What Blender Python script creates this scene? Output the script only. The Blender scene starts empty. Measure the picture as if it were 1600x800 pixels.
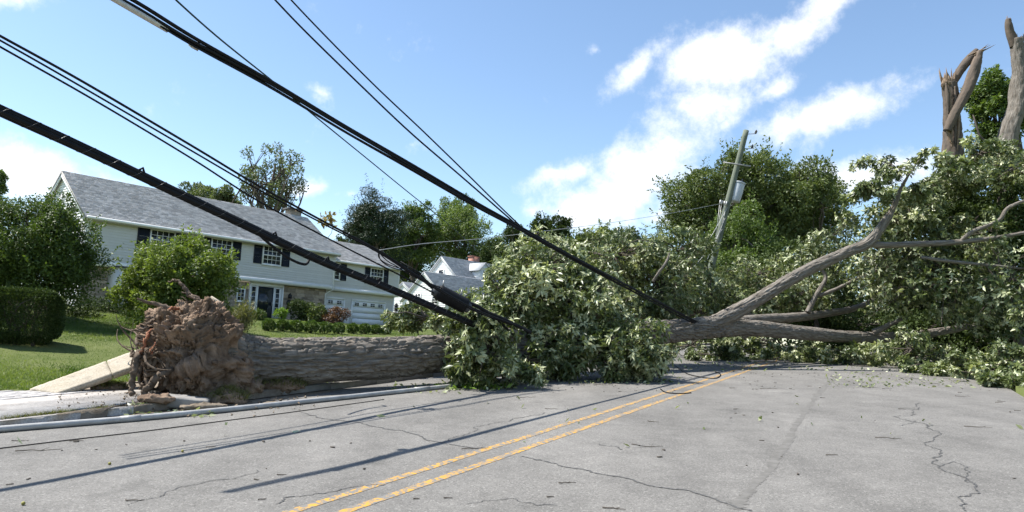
import bpy, math, random
import numpy as np
from mathutils import Matrix, Vector

random.seed(7)
RNG = np.random.default_rng(11)
sc = bpy.context.scene
COL = sc.collection

# ------------------------------------------------------------------ camera
F = 1100.0                                  # focal length in photo pixels (1600 wide)
PITCH = math.atan(140 / 1100); ROLL = math.atan(.038); EYE = 1.6
fw = np.array([0, math.cos(PITCH), math.sin(PITCH)])
r0 = np.array([1., 0, 0]); u0 = np.array([0, -math.sin(PITCH), math.cos(PITCH)])
rt = math.cos(ROLL) * r0 + math.sin(ROLL) * u0
up = -math.sin(ROLL) * r0 + math.cos(ROLL) * u0
CAM = np.array([0, 0, EYE])
cam = bpy.data.cameras.new('camera'); camo = bpy.data.objects.new('camera', cam); COL.objects.link(camo)
cam.sensor_width = 36; cam.lens = F / 1600 * 36; cam.clip_end = 3000; cam.clip_start = .05
camo.matrix_world = Matrix(((rt[0], up[0], -fw[0], 0), (rt[1], up[1], -fw[1], 0), (rt[2], up[2], -fw[2], EYE), (0, 0, 0, 1)))
sc.camera = camo

def ray(px, py): return fw + (px - 800) / F * rt - (py - 400) / F * up
def at(px, py, Y):
    d = ray(px, py); return CAM + d * (Y / d[1])

# ------------------------------------------------------------------ sun, sky, exposure
SUN_EL = math.radians(58); SUN_AZ = math.atan2(-1, .14)
SD = np.array([math.sin(SUN_AZ) * math.cos(SUN_EL), math.cos(SUN_AZ) * math.cos(SUN_EL), math.sin(SUN_EL)])
sun = bpy.data.lights.new('sun', 'SUN'); suno = bpy.data.objects.new('sun', sun); COL.objects.link(suno)
sun.energy = 5.0; sun.angle = math.radians(.53); sun.color = (1, .965, .905)
suno.rotation_euler = Vector(SD).to_track_quat('Z', 'Y').to_euler()
sc.view_settings.view_transform = 'Standard'; sc.view_settings.look = 'None'
sc.view_settings.exposure = .95; sc.view_settings.gamma = 1
SKY_STRENGTH = .108
world = bpy.data.worlds.new('World'); sc.world = world; world.use_nodes = True
def build_world():
    nt = world.node_tree; N = nt.nodes; L = nt.links; N.clear()
    out = N.new('ShaderNodeOutputWorld'); bg = N.new('ShaderNodeBackground'); L.new(bg.outputs[0], out.inputs[0])
    bg.inputs[1].default_value = SKY_STRENGTH
    sky = N.new('ShaderNodeTexSky'); sky.sky_type = 'NISHITA'; sky.sun_disc = False
    sky.sun_elevation = SUN_EL; sky.sun_rotation = SUN_AZ % (2 * math.pi)
    sky.altitude = 50; sky.air_density = 1.0; sky.dust_density = .35; sky.ozone_density = 1.1
    tc = N.new('ShaderNodeTexCoord')
    def noise(scale, det, rough, vec):
        n = N.new('ShaderNodeTexNoise'); n.inputs['Scale'].default_value = scale; n.inputs['Detail'].default_value = det
        n.inputs['Roughness'].default_value = rough; L.new(vec, n.inputs['Vector']); return n
    w = noise(5, 5, .6, tc.outputs['Generated'])
    sub = N.new('ShaderNodeVectorMath'); sub.operation = 'SUBTRACT'; L.new(w.outputs['Color'], sub.inputs[0]); sub.inputs[1].default_value = (.5, .5, .5)
    scl = N.new('ShaderNodeVectorMath'); scl.operation = 'SCALE'; L.new(sub.outputs[0], scl.inputs[0]); scl.inputs['Scale'].default_value = .10
    add = N.new('ShaderNodeVectorMath'); add.operation = 'ADD'; L.new(tc.outputs['Generated'], add.inputs[0]); L.new(scl.outputs[0], add.inputs[1])
    # each cloud bank of the day: direction, two half-widths (radians), tilt, density
    blobs = [(1000, 118, 95, 36, -32, 1), (1120, 105, 120, 62, -25, 1.1), (1245, 42, 110, 46, -38, 1.0), (1090, 185, 75, 62, -40, 1),
             (1010, 270, 150, 80, -35, 1.1), (930, 330, 130, 55, 0, 1), (1275, 192, 150, 42, -22, 1), (868, 272, 78, 44, -20, .95),
             (843, 335, 30, 20, 0, .8), (1360, 262, 150, 42, -10, 1), (35, 268, 95, 44, 8, 1.1), (135, 288, 75, 28, 5, .9),
             (490, 150, 34, 22, 60, .75), (495, 292, 52, 26, -10, .85), (550, 306, 34, 18, 10, .8), (655, 225, 46, 26, 0, .55),
             (20, -6, 75, 18, 0, .7), (944, 82, 16, 22, -70, .7), (1210, 150, 45, 22, -35, .8), (540, 372, 60, 22, 0, .9), (1110, 330, 200, 45, 0, .85)]
    specs = []
    for px, py, rx, ry, rot, dens in blobs:
        d = ray(px, py); d = d / np.linalg.norm(d); c, s = math.cos(math.radians(-rot)), math.sin(math.radians(-rot))
        tx = c * rt + s * up; specs.append((d, tx, rx / F, ry / F, dens))
    rr = random.Random(3)
    for k in range(16):                                  # the same fair-weather cumulus all round the sky
        az = math.radians(55 + rr.uniform(0, 250)); el = math.radians(rr.uniform(6, 48))
        d = np.array([math.sin(az) * math.cos(el), math.cos(az) * math.cos(el), math.sin(el)])
        specs.append((d, np.array([math.cos(az), -math.sin(az), rr.uniform(-.5, .5)]), rr.uniform(.07, .2), rr.uniform(.03, .08), 1))
    last = None
    for d, tx, rx, ry, dens in specs:
        tx = tx - d * (tx @ d); tx /= np.linalg.norm(tx); ty = np.cross(d, tx)
        mp = N.new('ShaderNodeMapping'); mp.vector_type = 'TEXTURE'; L.new(add.outputs[0], mp.inputs[0])
        mp.inputs[1].default_value = d
        mp.inputs[2].default_value = Matrix((tx, ty, d)).transposed().to_euler()
        mp.inputs[3].default_value = (rx, ry, .35)
        ln = N.new('ShaderNodeVectorMath'); ln.operation = 'LENGTH'; L.new(mp.outputs[0], ln.inputs[0])
        mr = N.new('ShaderNodeMapRange'); L.new(ln.outputs['Value'], mr.inputs[0])
        mr.inputs[1].default_value = 0; mr.inputs[2].default_value = 1.35; mr.inputs[3].default_value = dens; mr.inputs[4].default_value = 0
        if last is None: last = mr.outputs[0]
        else:
            mx = N.new('ShaderNodeMath'); mx.operation = 'SMOOTH_MAX'; mx.inputs[2].default_value = .15
            L.new(last, mx.inputs[0]); L.new(mr.outputs[0], mx.inputs[1]); last = mx.outputs[0]
    n2 = noise(12, 12, .68, tc.outputs['Generated'])
    m1 = N.new('ShaderNodeMath'); m1.operation = 'MULTIPLY_ADD'; L.new(n2.outputs[0], m1.inputs[0]); m1.inputs[1].default_value = 1.7; m1.inputs[2].default_value = -.85
    m2 = N.new('ShaderNodeMath'); m2.operation = 'ADD'; L.new(last, m2.inputs[0]); L.new(m1.outputs[0], m2.inputs[1])
    mk = N.new('ShaderNodeMapRange'); mk.interpolation_type = 'SMOOTHSTEP'; L.new(m2.outputs[0], mk.inputs[0])
    mk.inputs[1].default_value = .31; mk.inputs[2].default_value = 1.04; mk.inputs[3].default_value = 0; mk.inputs[4].default_value = .96
    mix = N.new('ShaderNodeMix'); mix.data_type = 'RGBA'; tn = N.new('ShaderNodeVectorMath'); tn.operation = 'MULTIPLY'; tn.inputs[1].default_value = (1.02, 1.06, 1.06); L.new(sky.outputs[0], tn.inputs[0]); L.new(mk.outputs[0], mix.inputs[0]); L.new(tn.outputs[0], mix.inputs[6])
    mix.inputs[7].default_value = (6.6, 6.65, 6.75, 1)
    L.new(mix.outputs[2], bg.inputs[0])
build_world()
cy = sc.cycles
cy.max_bounces = 6; cy.diffuse_bounces = 3; cy.glossy_bounces = 2; cy.transmission_bounces = 4; cy.transparent_max_bounces = 6
cy.caustics_reflective = False; cy.caustics_refractive = False
cy.use_denoising = True; cy.use_adaptive_sampling = True; cy.adaptive_threshold = .02

# ------------------------------------------------------------------ numpy helpers
def vnoise(P, seed=0):
    P = np.asarray(P, float); i = np.floor(P).astype(np.int64); f = P - i; f = f * f * (3 - 2 * f)
    def h(a, b, c):
        n = (a * 374761393 + b * 668265263 + c * 2147483647 + seed * 974711) & 0xffffffff
        n = ((n ^ (n >> 13)) * 1274126177) & 0xffffffff
        return ((n ^ (n >> 16)) & 0xffff) / 65535.0
    x, y, z = i[..., 0], i[..., 1], i[..., 2]; fx, fy, fz = f[..., 0], f[..., 1], f[..., 2]
    def l(a, b, t): return a + (b - a) * t
    return l(l(l(h(x, y, z), h(x + 1, y, z), fx), l(h(x, y + 1, z), h(x + 1, y + 1, z), fx), fy),
             l(l(h(x, y, z + 1), h(x + 1, y, z + 1), fx), l(h(x, y + 1, z + 1), h(x + 1, y + 1, z + 1), fx), fy), fz)
def fbm(P, o=4, seed=0):
    P = np.asarray(P, float); s = 0; a = .5; t = 0
    for k in range(o):
        s = s + a * vnoise(P * 2 ** k, seed + k); t += a; a *= .5
    return s / t
def nrm(a): return a / np.maximum(np.linalg.norm(a, axis=-1, keepdims=True), 1e-9)

def mesh_data(name, V, FS, mat, uv=None, attrs=None, smooth=False):
    """FS: list of (n,3) / (n,4) index arrays."""
    me = bpy.data.meshes.new(name); V = np.asarray(V, np.float32)
    FS = [np.asarray(f, np.int32) for f in (FS if isinstance(FS, list) else [FS]) if len(f)]
    me.vertices.add(len(V)); me.vertices.foreach_set('co', V.ravel())
    loops = np.concatenate([f.ravel() for f in FS]); tot = np.concatenate([np.full(len(f), f.shape[1], np.int32) for f in FS])
    me.loops.add(len(loops)); me.loops.foreach_set('vertex_index', loops)
    me.polygons.add(len(tot)); st = np.concatenate([[0], np.cumsum(tot)[:-1]]).astype(np.int32)
    me.polygons.foreach_set('loop_start', st); me.polygons.foreach_set('loop_total', tot)
    if smooth: me.polygons.foreach_set('use_smooth', np.ones(len(tot), bool))
    me.update(calc_edges=True)
    if uv is not None:
        u = me.uv_layers.new(name='UVMap'); u.data.foreach_set('uv', np.asarray(uv, np.float32)[loops].ravel())
    for k, a in (attrs or {}).items():
        t = me.attributes.new(k, 'FLOAT', 'POINT'); t.data.foreach_set('value', np.asarray(a, np.float32))
    if mat: me.materials.append(mat)
    return me
def link(name, data, parent=None, kind=None):
    o = bpy.data.objects.new(name, data); COL.objects.link(o)
    if parent is not None: o.parent = parent
    if kind: o['kind'] = kind
    return o
def tag(o, label, cat, group=None):
    o['label'] = label; o['category'] = cat
    if group: o['group'] = group
    return o
def thing(name, label, cat, loc=(0, 0, 0), rz=0, group=None):
    o = bpy.data.objects.new(name, None); COL.objects.link(o); o.location = tuple(map(float, loc)); o.rotation_euler = (0, 0, rz)
    o.empty_display_size = .1
    return tag(o, label, cat, group)

class MB:
    def __init__(s): s.V = []; s.F3 = []; s.F4 = []; s.n = 0; s.uv = []; s.T = []
    def add(s, V, F, uv=None, tint=None):
        V = np.asarray(V, float); F = np.asarray(F)
        (s.F3 if F.shape[1] == 3 else s.F4).append(F + s.n); s.V.append(V); s.n += len(V)
        s.uv.append(np.zeros((len(V), 2)) if uv is None else uv)
        t = random.random() if tint is None else tint
        s.T.append(np.full(len(V), t) if np.isscalar(t) else t)
        return s
    def box(s, x0, x1, y0, y1, z0, z1, tint=None, R=None, o=(0, 0, 0)):
        V = np.array([[x, y, z] for z in (z0, z1) for y in (y0, y1) for x in (x0, x1)], float)
        if R is not None: V = V @ np.asarray(R).T
        V = V + np.asarray(o, float)
        s.add(V, [[0, 2, 3, 1], [4, 5, 7, 6], [0, 1, 5, 4], [2, 6, 7, 3], [0, 4, 6, 2], [1, 3, 7, 5]], None, tint); return s
    def quad(s, a, b, c, d, tint=None): s.add([a, b, c, d], [[0, 1, 2, 3]], None, tint); return s
    def poly(s, pts, t, tint=None):                     # extruded convex polygon; t = extrusion vector
        n = len(pts); P = np.asarray(pts, float); V = np.concatenate([P, P + np.asarray(t, float)])
        f3 = [[0, i + 1, i] for i in range(1, n - 1)] + [[n, n + i, n + i + 1] for i in range(1, n - 1)]
        tn = random.random() if tint is None else tint
        b = s.n; s.add(V, f3, None, tn); s.F4.append(np.array([[i, (i + 1) % n, n + (i + 1) % n, n + i] for i in range(n)]) + b); return s
    def tube(s, P, R, seg=8, cap=True, tint=None, wob=0., seed=0, uv=True):
        V, FF, U = tube_geo(P, R, seg, cap, wob, seed)
        tn = random.random() if tint is None else tint
        b = s.n; s.add(V, FF[0], U, tn)
        if len(FF[1]): s.F3.append(FF[1] + b)
        return s
    def data(s, name, mat, smooth=False):
        FS = [np.concatenate(x) for x in (s.F3, s.F4) if x]
        return mesh_data(name, np.concatenate(s.V), FS, mat, np.concatenate(s.uv), {'tint': np.concatenate(s.T)}, smooth)
    def build(s, name, mat, parent=None, kind=None, smooth=False): return link(name, s.data(name, mat, smooth), parent, kind)

def tube_geo(P, R, seg=8, cap=True, wob=0., seed=0):
    P = np.asarray(P, float); n = len(P); R = np.broadcast_to(np.asarray(R, float), (n,))
    T = nrm(np.gradient(P, axis=0)); a = np.array([0, 0, 1.]) if abs(T[0, 2]) < .9 else np.array([1., 0, 0])
    N = np.zeros_like(P); N[0] = nrm(np.cross(T[0], a))
    for i in range(1, n): N[i] = nrm(N[i - 1] - T[i] * (N[i - 1] @ T[i]))
    B = np.cross(T, N); th = np.linspace(0, 2 * math.pi, seg, endpoint=False)
    ring = N[:, None] * np.cos(th)[None, :, None] + B[:, None] * np.sin(th)[None, :, None]
    rad = np.repeat(R[:, None], seg, 1)
    V = P[:, None] + ring * rad[..., None]
    if wob:
        V = P[:, None] + ring * (rad * (1 + wob * (fbm(V * 3 / max(R.max(), .02) * .3, 3, seed) - .5) * 2))[..., None]
    L = np.concatenate([[0], np.cumsum(np.linalg.norm(np.diff(P, axis=0), axis=1))])
    U = np.stack([np.broadcast_to(th / (2 * math.pi) * 2 * math.pi * R.mean(), (n, seg)), np.broadcast_to(L[:, None], (n, seg))], -1).reshape(-1, 2)
    i = np.arange(n - 1)[:, None] * seg; j = np.arange(seg)[None]; k = (j + 1) % seg
    Q = np.stack([i + j, i + k, i + seg + k, i + seg + j], -1).reshape(-1, 4)
    V = V.reshape(-1, 3); F3 = np.zeros((0, 3), int)
    if cap:
        V = np.concatenate([V, P[:1], P[-1:]]); U = np.concatenate([U, U[:1], U[-1:]]); c0 = len(V) - 2
        jj = np.arange(seg); kk = (jj + 1) % seg
        F3 = np.concatenate([np.stack([np.full(seg, c0), kk, jj], -1), np.stack([np.full(seg, c0 + 1), (n - 1) * seg + jj, (n - 1) * seg + kk], -1)])
    return V, (Q, F3), U
def smooth_path(P, m=8):
    """Catmull-Rom through the rows of P (any columns)."""
    P = np.asarray(P, float); Q = np.concatenate([[2 * P[0] - P[1]], P, [2 * P[-1] - P[-2]]]); out = []
    for i in range(1, len(Q) - 2):
        t = np.linspace(0, 1, m, endpoint=False)[:, None]
        a, b, c, d = Q[i - 1:i + 3]
        out.append(.5 * (2 * b + (c - a) * t + (2 * a - 5 * b + 4 * c - d) * t ** 2 + (-a + 3 * b - 3 * c + d) * t ** 3))
    return np.concatenate(out + [P[-1:]])

# ------------------------------------------------------------------ materials
def mat(name, c1, c2=None, scale=4., rough=.8, bump=0., bscale=30., spec=.3, detail=5., use_uv=False, uvs=(1, 1, 1), tint=0., metal=0., extra=None, bdist=.02):
    m = bpy.data.materials.new(name); m.use_nodes = True; N = m.node_tree.nodes; L = m.node_tree.links
    b = N['Principled BSDF']; b.inputs['Roughness'].default_value = rough; b.inputs['Specular IOR Level'].default_value = spec; b.inputs['Metallic'].default_value = metal
    tc = N.new('ShaderNodeTexCoord'); vec = tc.outputs['UV' if use_uv else 'Object']
    if uvs != (1, 1, 1):
        mp = N.new('ShaderNodeMapping'); mp.inputs[3].default_value = uvs; L.new(vec, mp.inputs[0]); vec = mp.outputs[0]
    c = None
    if c2 is not None:
        n = N.new('ShaderNodeTexNoise'); n.inputs['Scale'].default_value = scale; n.inputs['Detail'].default_value = detail; n.inputs['Roughness'].default_value = .6; L.new(vec, n.inputs['Vector'])
        r = N.new('ShaderNodeMapRange'); r.inputs[1].default_value = .32; r.inputs[2].default_value = .68; L.new(n.outputs[0], r.inputs[0])
        x = N.new('ShaderNodeMix'); x.data_type = 'RGBA'; x.inputs[6].default_value = (*c1, 1); x.inputs[7].default_value = (*c2, 1); L.new(r.outputs[0], x.inputs[0]); c = x.outputs[2]
    else:
        v = N.new('ShaderNodeRGB'); v.outputs[0].default_value = (*c1, 1); c = v.outputs[0]
    if tint:
        a = N.new('ShaderNodeAttribute'); a.attribute_name = 'tint'
        r = N.new('ShaderNodeMapRange'); r.inputs[3].default_value = 1 - tint; r.inputs[4].default_value = 1 + tint; L.new(a.outputs['Fac'], r.inputs[0])
        vm = N.new('ShaderNodeVectorMath'); vm.operation = 'SCALE'; L.new(c, vm.inputs[0]); L.new(r.outputs[0], vm.inputs['Scale']); c = vm.outputs[0]
    if extra: c = extra(N, L, vec, c)
    L.new(c, b.inputs['Base Color'])
    if bump:
        n = N.new('ShaderNodeTexNoise'); n.inputs['Scale'].default_value = bscale; n.inputs['Detail'].default_value = 6; L.new(vec, n.inputs['Vector'])
        bp = N.new('ShaderNodeBump'); bp.inputs['Strength'].default_value = bump; bp.inputs['Distance'].default_value = bdist; L.new(n.outputs[0], bp.inputs['Height']); L.new(bp.outputs[0], b.inputs['Normal'])
    return m
def leafmat(name, dark, light, pale=None, trans=.3, rough=.5, spec=.3):
    m = bpy.data.materials.new(name); m.use_nodes = True; N = m.node_tree.nodes; L = m.node_tree.links; N.clear()
    out = N.new('ShaderNodeOutputMaterial'); b = N.new('ShaderNodeBsdfPrincipled'); b.inputs['Roughness'].default_value = rough; b.inputs['Specular IOR Level'].default_value = spec
    a = N.new('ShaderNodeAttribute'); a.attribute_name = 'tint'
    x = N.new('ShaderNodeMix'); x.data_type = 'RGBA'; x.inputs[6].default_value = (*dark, 1); x.inputs[7].default_value = (*light, 1); L.new(a.outputs['Fac'], x.inputs[0]); c = x.outputs[2]
    if pale:
        p = N.new('ShaderNodeAttribute'); p.attribute_name = 'pale'
        y = N.new('ShaderNodeMix'); y.data_type = 'RGBA'; L.new(p.outputs['Fac'], y.inputs[0]); L.new(c, y.inputs[6]); y.inputs[7].default_value = (*pale, 1); c = y.outputs[2]
    L.new(c, b.inputs['Base Color'])
    t = N.new('ShaderNodeBsdfTranslucent'); g = N.new('ShaderNodeMix'); g.data_type = 'RGBA'; g.blend_type = 'MULTIPLY'; g.inputs[0].default_value = 1
    L.new(c, g.inputs[6]); g.inputs[7].default_value = (1.25, 1.35, .55, 1); L.new(g.outputs[2], t.inputs[0])
    s = N.new('ShaderNodeMixShader'); s.inputs[0].default_value = trans; L.new(b.outputs[0], s.inputs[1]); L.new(t.outputs[0], s.inputs[2]); L.new(s.outputs[0], out.inputs[0])
    return m

TH_ROAD = math.radians(28.6)
def asphalt_extra(N, L, vec, c):
    def noise(scale, det, lo, hi, a, b):
        n = N.new('ShaderNodeTexNoise'); n.inputs['Scale'].default_value = scale; n.inputs['Detail'].default_value = det; L.new(vec, n.inputs['Vector'])
        r = N.new('ShaderNodeMapRange'); r.inputs[1].default_value = lo; r.inputs[2].default_value = hi; r.inputs[3].default_value = a; r.inputs[4].default_value = b; L.new(n.outputs[0], r.inputs[0]); return r.outputs[0]
    v = N.new('ShaderNodeTexVoronoi'); v.inputs['Scale'].default_value = 58; L.new(vec, v.inputs['Vector'])
    sep = N.new('ShaderNodeSeparateColor'); L.new(v.outputs['Color'], sep.inputs[0])
    st = N.new('ShaderNodeMapRange'); st.inputs[1].default_value = .80; st.inputs[2].default_value = 1.; st.inputs[3].default_value = 1; st.inputs[4].default_value = 1.55; L.new(sep.outputs[0], st.inputs[0])
    dk = N.new('ShaderNodeMapRange'); dk.inputs[1].default_value = 0; dk.inputs[2].default_value = .3; dk.inputs[3].default_value = .68; dk.inputs[4].default_value = 1; L.new(sep.outputs[1], dk.inputs[0])
    mp = N.new('ShaderNodeMapping'); mp.inputs[2].default_value = (0, 0, TH_ROAD); mp.inputs[3].default_value = (.55, .035, 1); L.new(vec, mp.inputs[0])
    ln = N.new('ShaderNodeTexNoise'); ln.inputs['Scale'].default_value = 1.6; ln.inputs['Detail'].default_value = 3; L.new(mp.outputs[0], ln.inputs['Vector'])
    lr = N.new('ShaderNodeMapRange'); lr.inputs[1].default_value = .3; lr.inputs[2].default_value = .7; lr.inputs[3].default_value = .86; lr.inputs[4].default_value = 1.12; L.new(ln.outputs[0], lr.inputs[0])
    for f in (lr.outputs[0], noise(1.1, 5, .62, .72, 1, .8), st.outputs[0], dk.outputs[0], noise(110, 2, .3, .7, .72, 1.28), noise(.6, 4, .3, .7, .9, 1.1), noise(3.5, 5, .35, .65, .93, 1.06)):
        vm = N.new('ShaderNodeVectorMath'); vm.operation = 'SCALE'; L.new(c, vm.inputs[0]); L.new(f, vm.inputs['Scale']); c = vm.outputs[0]
    return c
def speckle(N, L, vec, c):
    for sc_, lo, hi, a, b in ((34, .3, .7, .72, 1.2), (6, .55, .72, 1, .7), (90, .3, .7, .85, 1.15)):
        n = N.new('ShaderNodeTexNoise'); n.inputs['Scale'].default_value = sc_; n.inputs['Detail'].default_value = 4; L.new(vec, n.inputs['Vector'])
        r = N.new('ShaderNodeMapRange'); r.inputs[1].default_value = lo; r.inputs[2].default_value = hi; r.inputs[3].default_value = a; r.inputs[4].default_value = b; L.new(n.outputs[0], r.inputs[0])
        vm = N.new('ShaderNodeVectorMath'); vm.operation = 'SCALE'; L.new(c, vm.inputs[0]); L.new(r.outputs[0], vm.inputs['Scale']); c = vm.outputs[0]
    return c
M = {}
M['asphalt'] = mat('asphalt', (.137, .130, .119), (.161, .153, .140), 1.3, .9, .35, 90, .25, extra=asphalt_extra, bdist=.006)
M['tar'] = mat('crack_tar', (.05, .049, .047), (.11, .108, .104), 30, .9)
M['seam'] = mat('paving_seam', (.108, .102, .092), (.155, .147, .134), 7, .9, .3, 90)
def paint_extra(N, L, vec, c):
    n = N.new('ShaderNodeTexNoise'); n.inputs['Scale'].default_value = 14; n.inputs['Detail'].default_value = 9; n.inputs['Roughness'].default_value = .72; L.new(vec, n.inputs['Vector'])
    r = N.new('ShaderNodeMapRange'); r.inputs[1].default_value = .44; r.inputs[2].default_value = .53; L.new(n.outputs[0], r.inputs[0])
    x = N.new('ShaderNodeMix'); x.data_type = 'RGBA'; L.new(r.outputs[0], x.inputs[0]); L.new(c, x.inputs[6]); x.inputs[7].default_value = (.155, .15, .14, 1); return x.outputs[2]
M['yellow'] = mat('yellow_paint', (.50, .265, .03), (.42, .23, .04), 6, .8, extra=paint_extra)
M['soil'] = mat('soil', (.105, .070, .047), (.27, .195, .14), 3.2, .95, .8, 26, .1, tint=.25, bdist=.03)
M['soil_red'] = mat('red_clay', (.26, .10, .055), (.20, .12, .075), 6, .95, .6, 30, .1)
M['dirt'] = mat('dirt', (.14, .11, .08), (.24, .20, .155), 6, .95, .6, 40, .1, tint=.2)
M['bark'] = mat('bark', (.085, .070, .056), (.25, .225, .195), 5, .95, 1.0, 9, .15, use_uv=True, uvs=(3.4, .42, 1), bdist=.03)
M['bark2'] = mat('bark_dark', (.075, .062, .05), (.13, .112, .095), 5, .95, .7, 9, .15, use_uv=True, uvs=(3, .4, 1), bdist=.03)
M['stripped'] = mat('stripped_wood', (.155, .118, .09), (.075, .064, .055), 2.2, .9, .8, 8, .15, use_uv=True, uvs=(3, .4, 1))
M['root'] = mat('root_bark', (.07, .052, .038), (.17, .13, .098), 8, .95, .6, 30, .1)
M['root_red'] = mat('torn_root', (.24, .075, .04), (.30, .15, .08), 14, .9, .5, 40)
M['splinter'] = mat('fresh_splinter', (.27, .19, .125), (.15, .105, .07), 5, .8)
M['concrete'] = mat('concrete', (.33, .285, .215), (.40, .355, .285), 3, .9, .4, 60, .2, bdist=.004, extra=speckle)
M['apron'] = mat('apron_concrete', (.37, .34, .31), (.47, .445, .415), 2.2, .92, .5, 45, .2, bdist=.006, extra=speckle)
M['kerb'] = mat('kerb_stone', (.21, .198, .18), (.29, .275, .255), 5, .9, .4, 50, .2, tint=.15)
M['paver'] = mat('paver', (.34, .32, .31), (.42, .40, .38), 6, .9, .3, 60, .2, tint=.25)
M['lawn_ground'] = mat('lawn_ground', (.075, .098, .026), (.12, .135, .05), 1.1, .95, .6, 60, .1)
M['grass'] = leafmat('grass_blade', (.065, .115, .02), (.19, .235, .065), None, .35)
M['drygrass'] = leafmat('dry_grass', (.08, .09, .03), (.19, .18, .075), None, .3)
M['galv'] = mat('galvanised', (.27, .265, .255), (.40, .395, .385), 4, .5, .15, 40, .4, metal=.1)
M['cable'] = mat('black_cable', (.006, .006, .007), (.012, .012, .013), 6, .62, 0, 1, .18)
M['cable_green'] = mat('green_cable', (.02, .045, .04), None, 1, .5)
M['wire_grey'] = mat('grey_wire', (.40, .40, .39), None, 1, .5, metal=.4)
M['lash'] = mat('steel_lashing', (.12, .12, .12), None, 1, .4, metal=.7)
M['cast'] = mat('cast_fitting', (.42, .41, .38), (.55, .53, .5), 20, .5, .3, 60, metal=.4)
M['pole'] = mat('treated_pole', (.115, .135, .10), (.19, .205, .16), 5, .9, .6, 14, .15, use_uv=True, uvs=(4, .3, 1))
M['transformer'] = mat('grey_enamel', (.40, .43, .46), (.46, .49, .52), 3, .45, 0, 1, .5)
M['porcelain'] = mat('porcelain', (.10, .085, .08), None, 1, .3, spec=.5)
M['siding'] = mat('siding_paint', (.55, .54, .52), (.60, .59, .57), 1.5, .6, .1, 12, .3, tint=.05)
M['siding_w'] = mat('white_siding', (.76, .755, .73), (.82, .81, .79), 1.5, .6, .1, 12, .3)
M['trim'] = mat('white_trim', (.80, .80, .79), (.84, .84, .83), 3, .5)
M['navy'] = mat('navy_shutter', (.014, .018, .030), (.02, .025, .038), 6, .5)
M['shingle'] = mat('roof_shingle', (.39, .372, .352), (.48, .457, .434), 5, .95, .4, 60, .15, tint=.24)
M['shingle2'] = mat('roof_shingle_pale', (.34, .345, .355), (.42, .425, .43), 5, .95, .4, 60, .15, tint=.18)
M['stone'] = mat('wall_stone', (.26, .205, .155), (.36, .30, .235), 3, .92, .5, 18, .2, tint=.38)
M['mortar'] = mat('mortar', (.30, .26, .21), (.34, .30, .25), 8, .95)
M['glass'] = mat('window_glass', (.018, .022, .026), None, 1, .05, spec=.6)
M['brick'] = mat('red_brick', (.33, .155, .12), (.42, .22, .175), 8, .9, .4, 40, tint=.2)
M['slate_trim'] = mat('dark_flashing', (.06, .062, .065), (.09, .09, .095), 6, .7)
M['black_metal'] = mat('black_metal', (.015, .015, .016), None, 1, .45, spec=.4)
M['blue_plastic'] = mat('blue_plastic', (.02, .06, .30), None, 1, .4)
M['nut'] = mat('green_nut', (.28, .26, .06), (.20, .16, .05), 40, .7)
M['core'] = mat('bush_twigs', (.035, .032, .02), (.06, .05, .035), 6, .95)
M['leaf_fallen'] = leafmat('fallen_tree_leaf', (.028, .049, .012), (.130, .165, .043), (.52, .54, .33), .19, .38, .4)
M['leaf_oak'] = leafmat('oak_leaf', (.046, .070, .021), (.155, .19, .062), None, .24)
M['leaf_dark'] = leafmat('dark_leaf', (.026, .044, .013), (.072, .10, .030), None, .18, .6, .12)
M['leaf_pine'] = leafmat('pine_needles', (.016, .032, .014), (.042, .066, .028), None, .12)
M['leaf_mid'] = leafmat('mid_leaf', (.055, .092, .022), (.14, .195, .05), None, .3)
M['leaf_round'] = leafmat('round_tree_leaf', (.085, .125, .032), (.18, .235, .075), None, .3)
M['leaf_grey'] = leafmat('grey_leaf', (.075, .10, .045), (.17, .20, .095), None, .3)
M['leaf_bush'] = leafmat('bush_leaf', (.034, .058, .012), (.115, .165, .034), None, .24)
M['leaf_orn'] = leafmat('ornamental_leaf', (.05, .085, .016), (.20, .25, .06), None, .34)
M['leaf_box'] = leafmat('boxwood_leaf', (.04, .075, .014), (.11, .165, .035), None, .22)
M['leaf_red'] = leafmat('red_maple_leaf', (.075, .035, .02), (.16, .085, .05), None, .25)
M['leaf_lime'] = leafmat('lime_leaf', (.12, .2, .03), (.22, .32, .06), None, .35)
M['leaf_dead'] = leafmat('dry_leaf', (.20, .14, .06), (.40, .33, .16), None, .3)

# ------------------------------------------------------------------ terrain
TH = math.radians(28.6); RU = np.array([math.sin(TH), math.cos(TH)]); RV = np.array([math.cos(TH), -math.sin(TH)])
TL, TR = -11.85, 2.75                       # the two kerb faces, metres across the road
HOUSE_Z = 2.72
def zroad(s):
    s = np.asarray(s, float); z = .05 * (np.clip(s, -25, 38) - 5)
    return z + np.where(s > 38, 1.2 * (1 - np.exp(-np.maximum(s - 38, 0) * .05 / 1.2)) , 0)
def sstep(a, b, x):
    t = np.clip((x - a) / (b - a), 0, 1); return t * t * (3 - 2 * t)
def gz_st(s, t):
    s = np.asarray(s, float); t = np.asarray(t, float); z = zroad(s)
    inroad = (t > TL - .06) & (t < TR + .06)
    left = z + .13; f = np.clip((-15.4 - t) / 19, 0, 1)
    hz = np.where(s > 30, np.maximum(HOUSE_Z, z + .4), HOUSE_Z)
    left = left + (hz - left) * (.55 * f + .45 * sstep(0, 1, f))
    right = z + .13 + .7 * sstep(0, 25, t - TR - 1.5)
    return np.where(inroad, z - .05, np.where(t <= TL, left, right))
def gz(x, y):
    return float(gz_st(x * RU[0] + y * RU[1], x * RV[0] + y * RV[1]))
def st2xy(s, t): return s * RU[0] + t * RV[0], s * RU[1] + t * RV[1]
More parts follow.
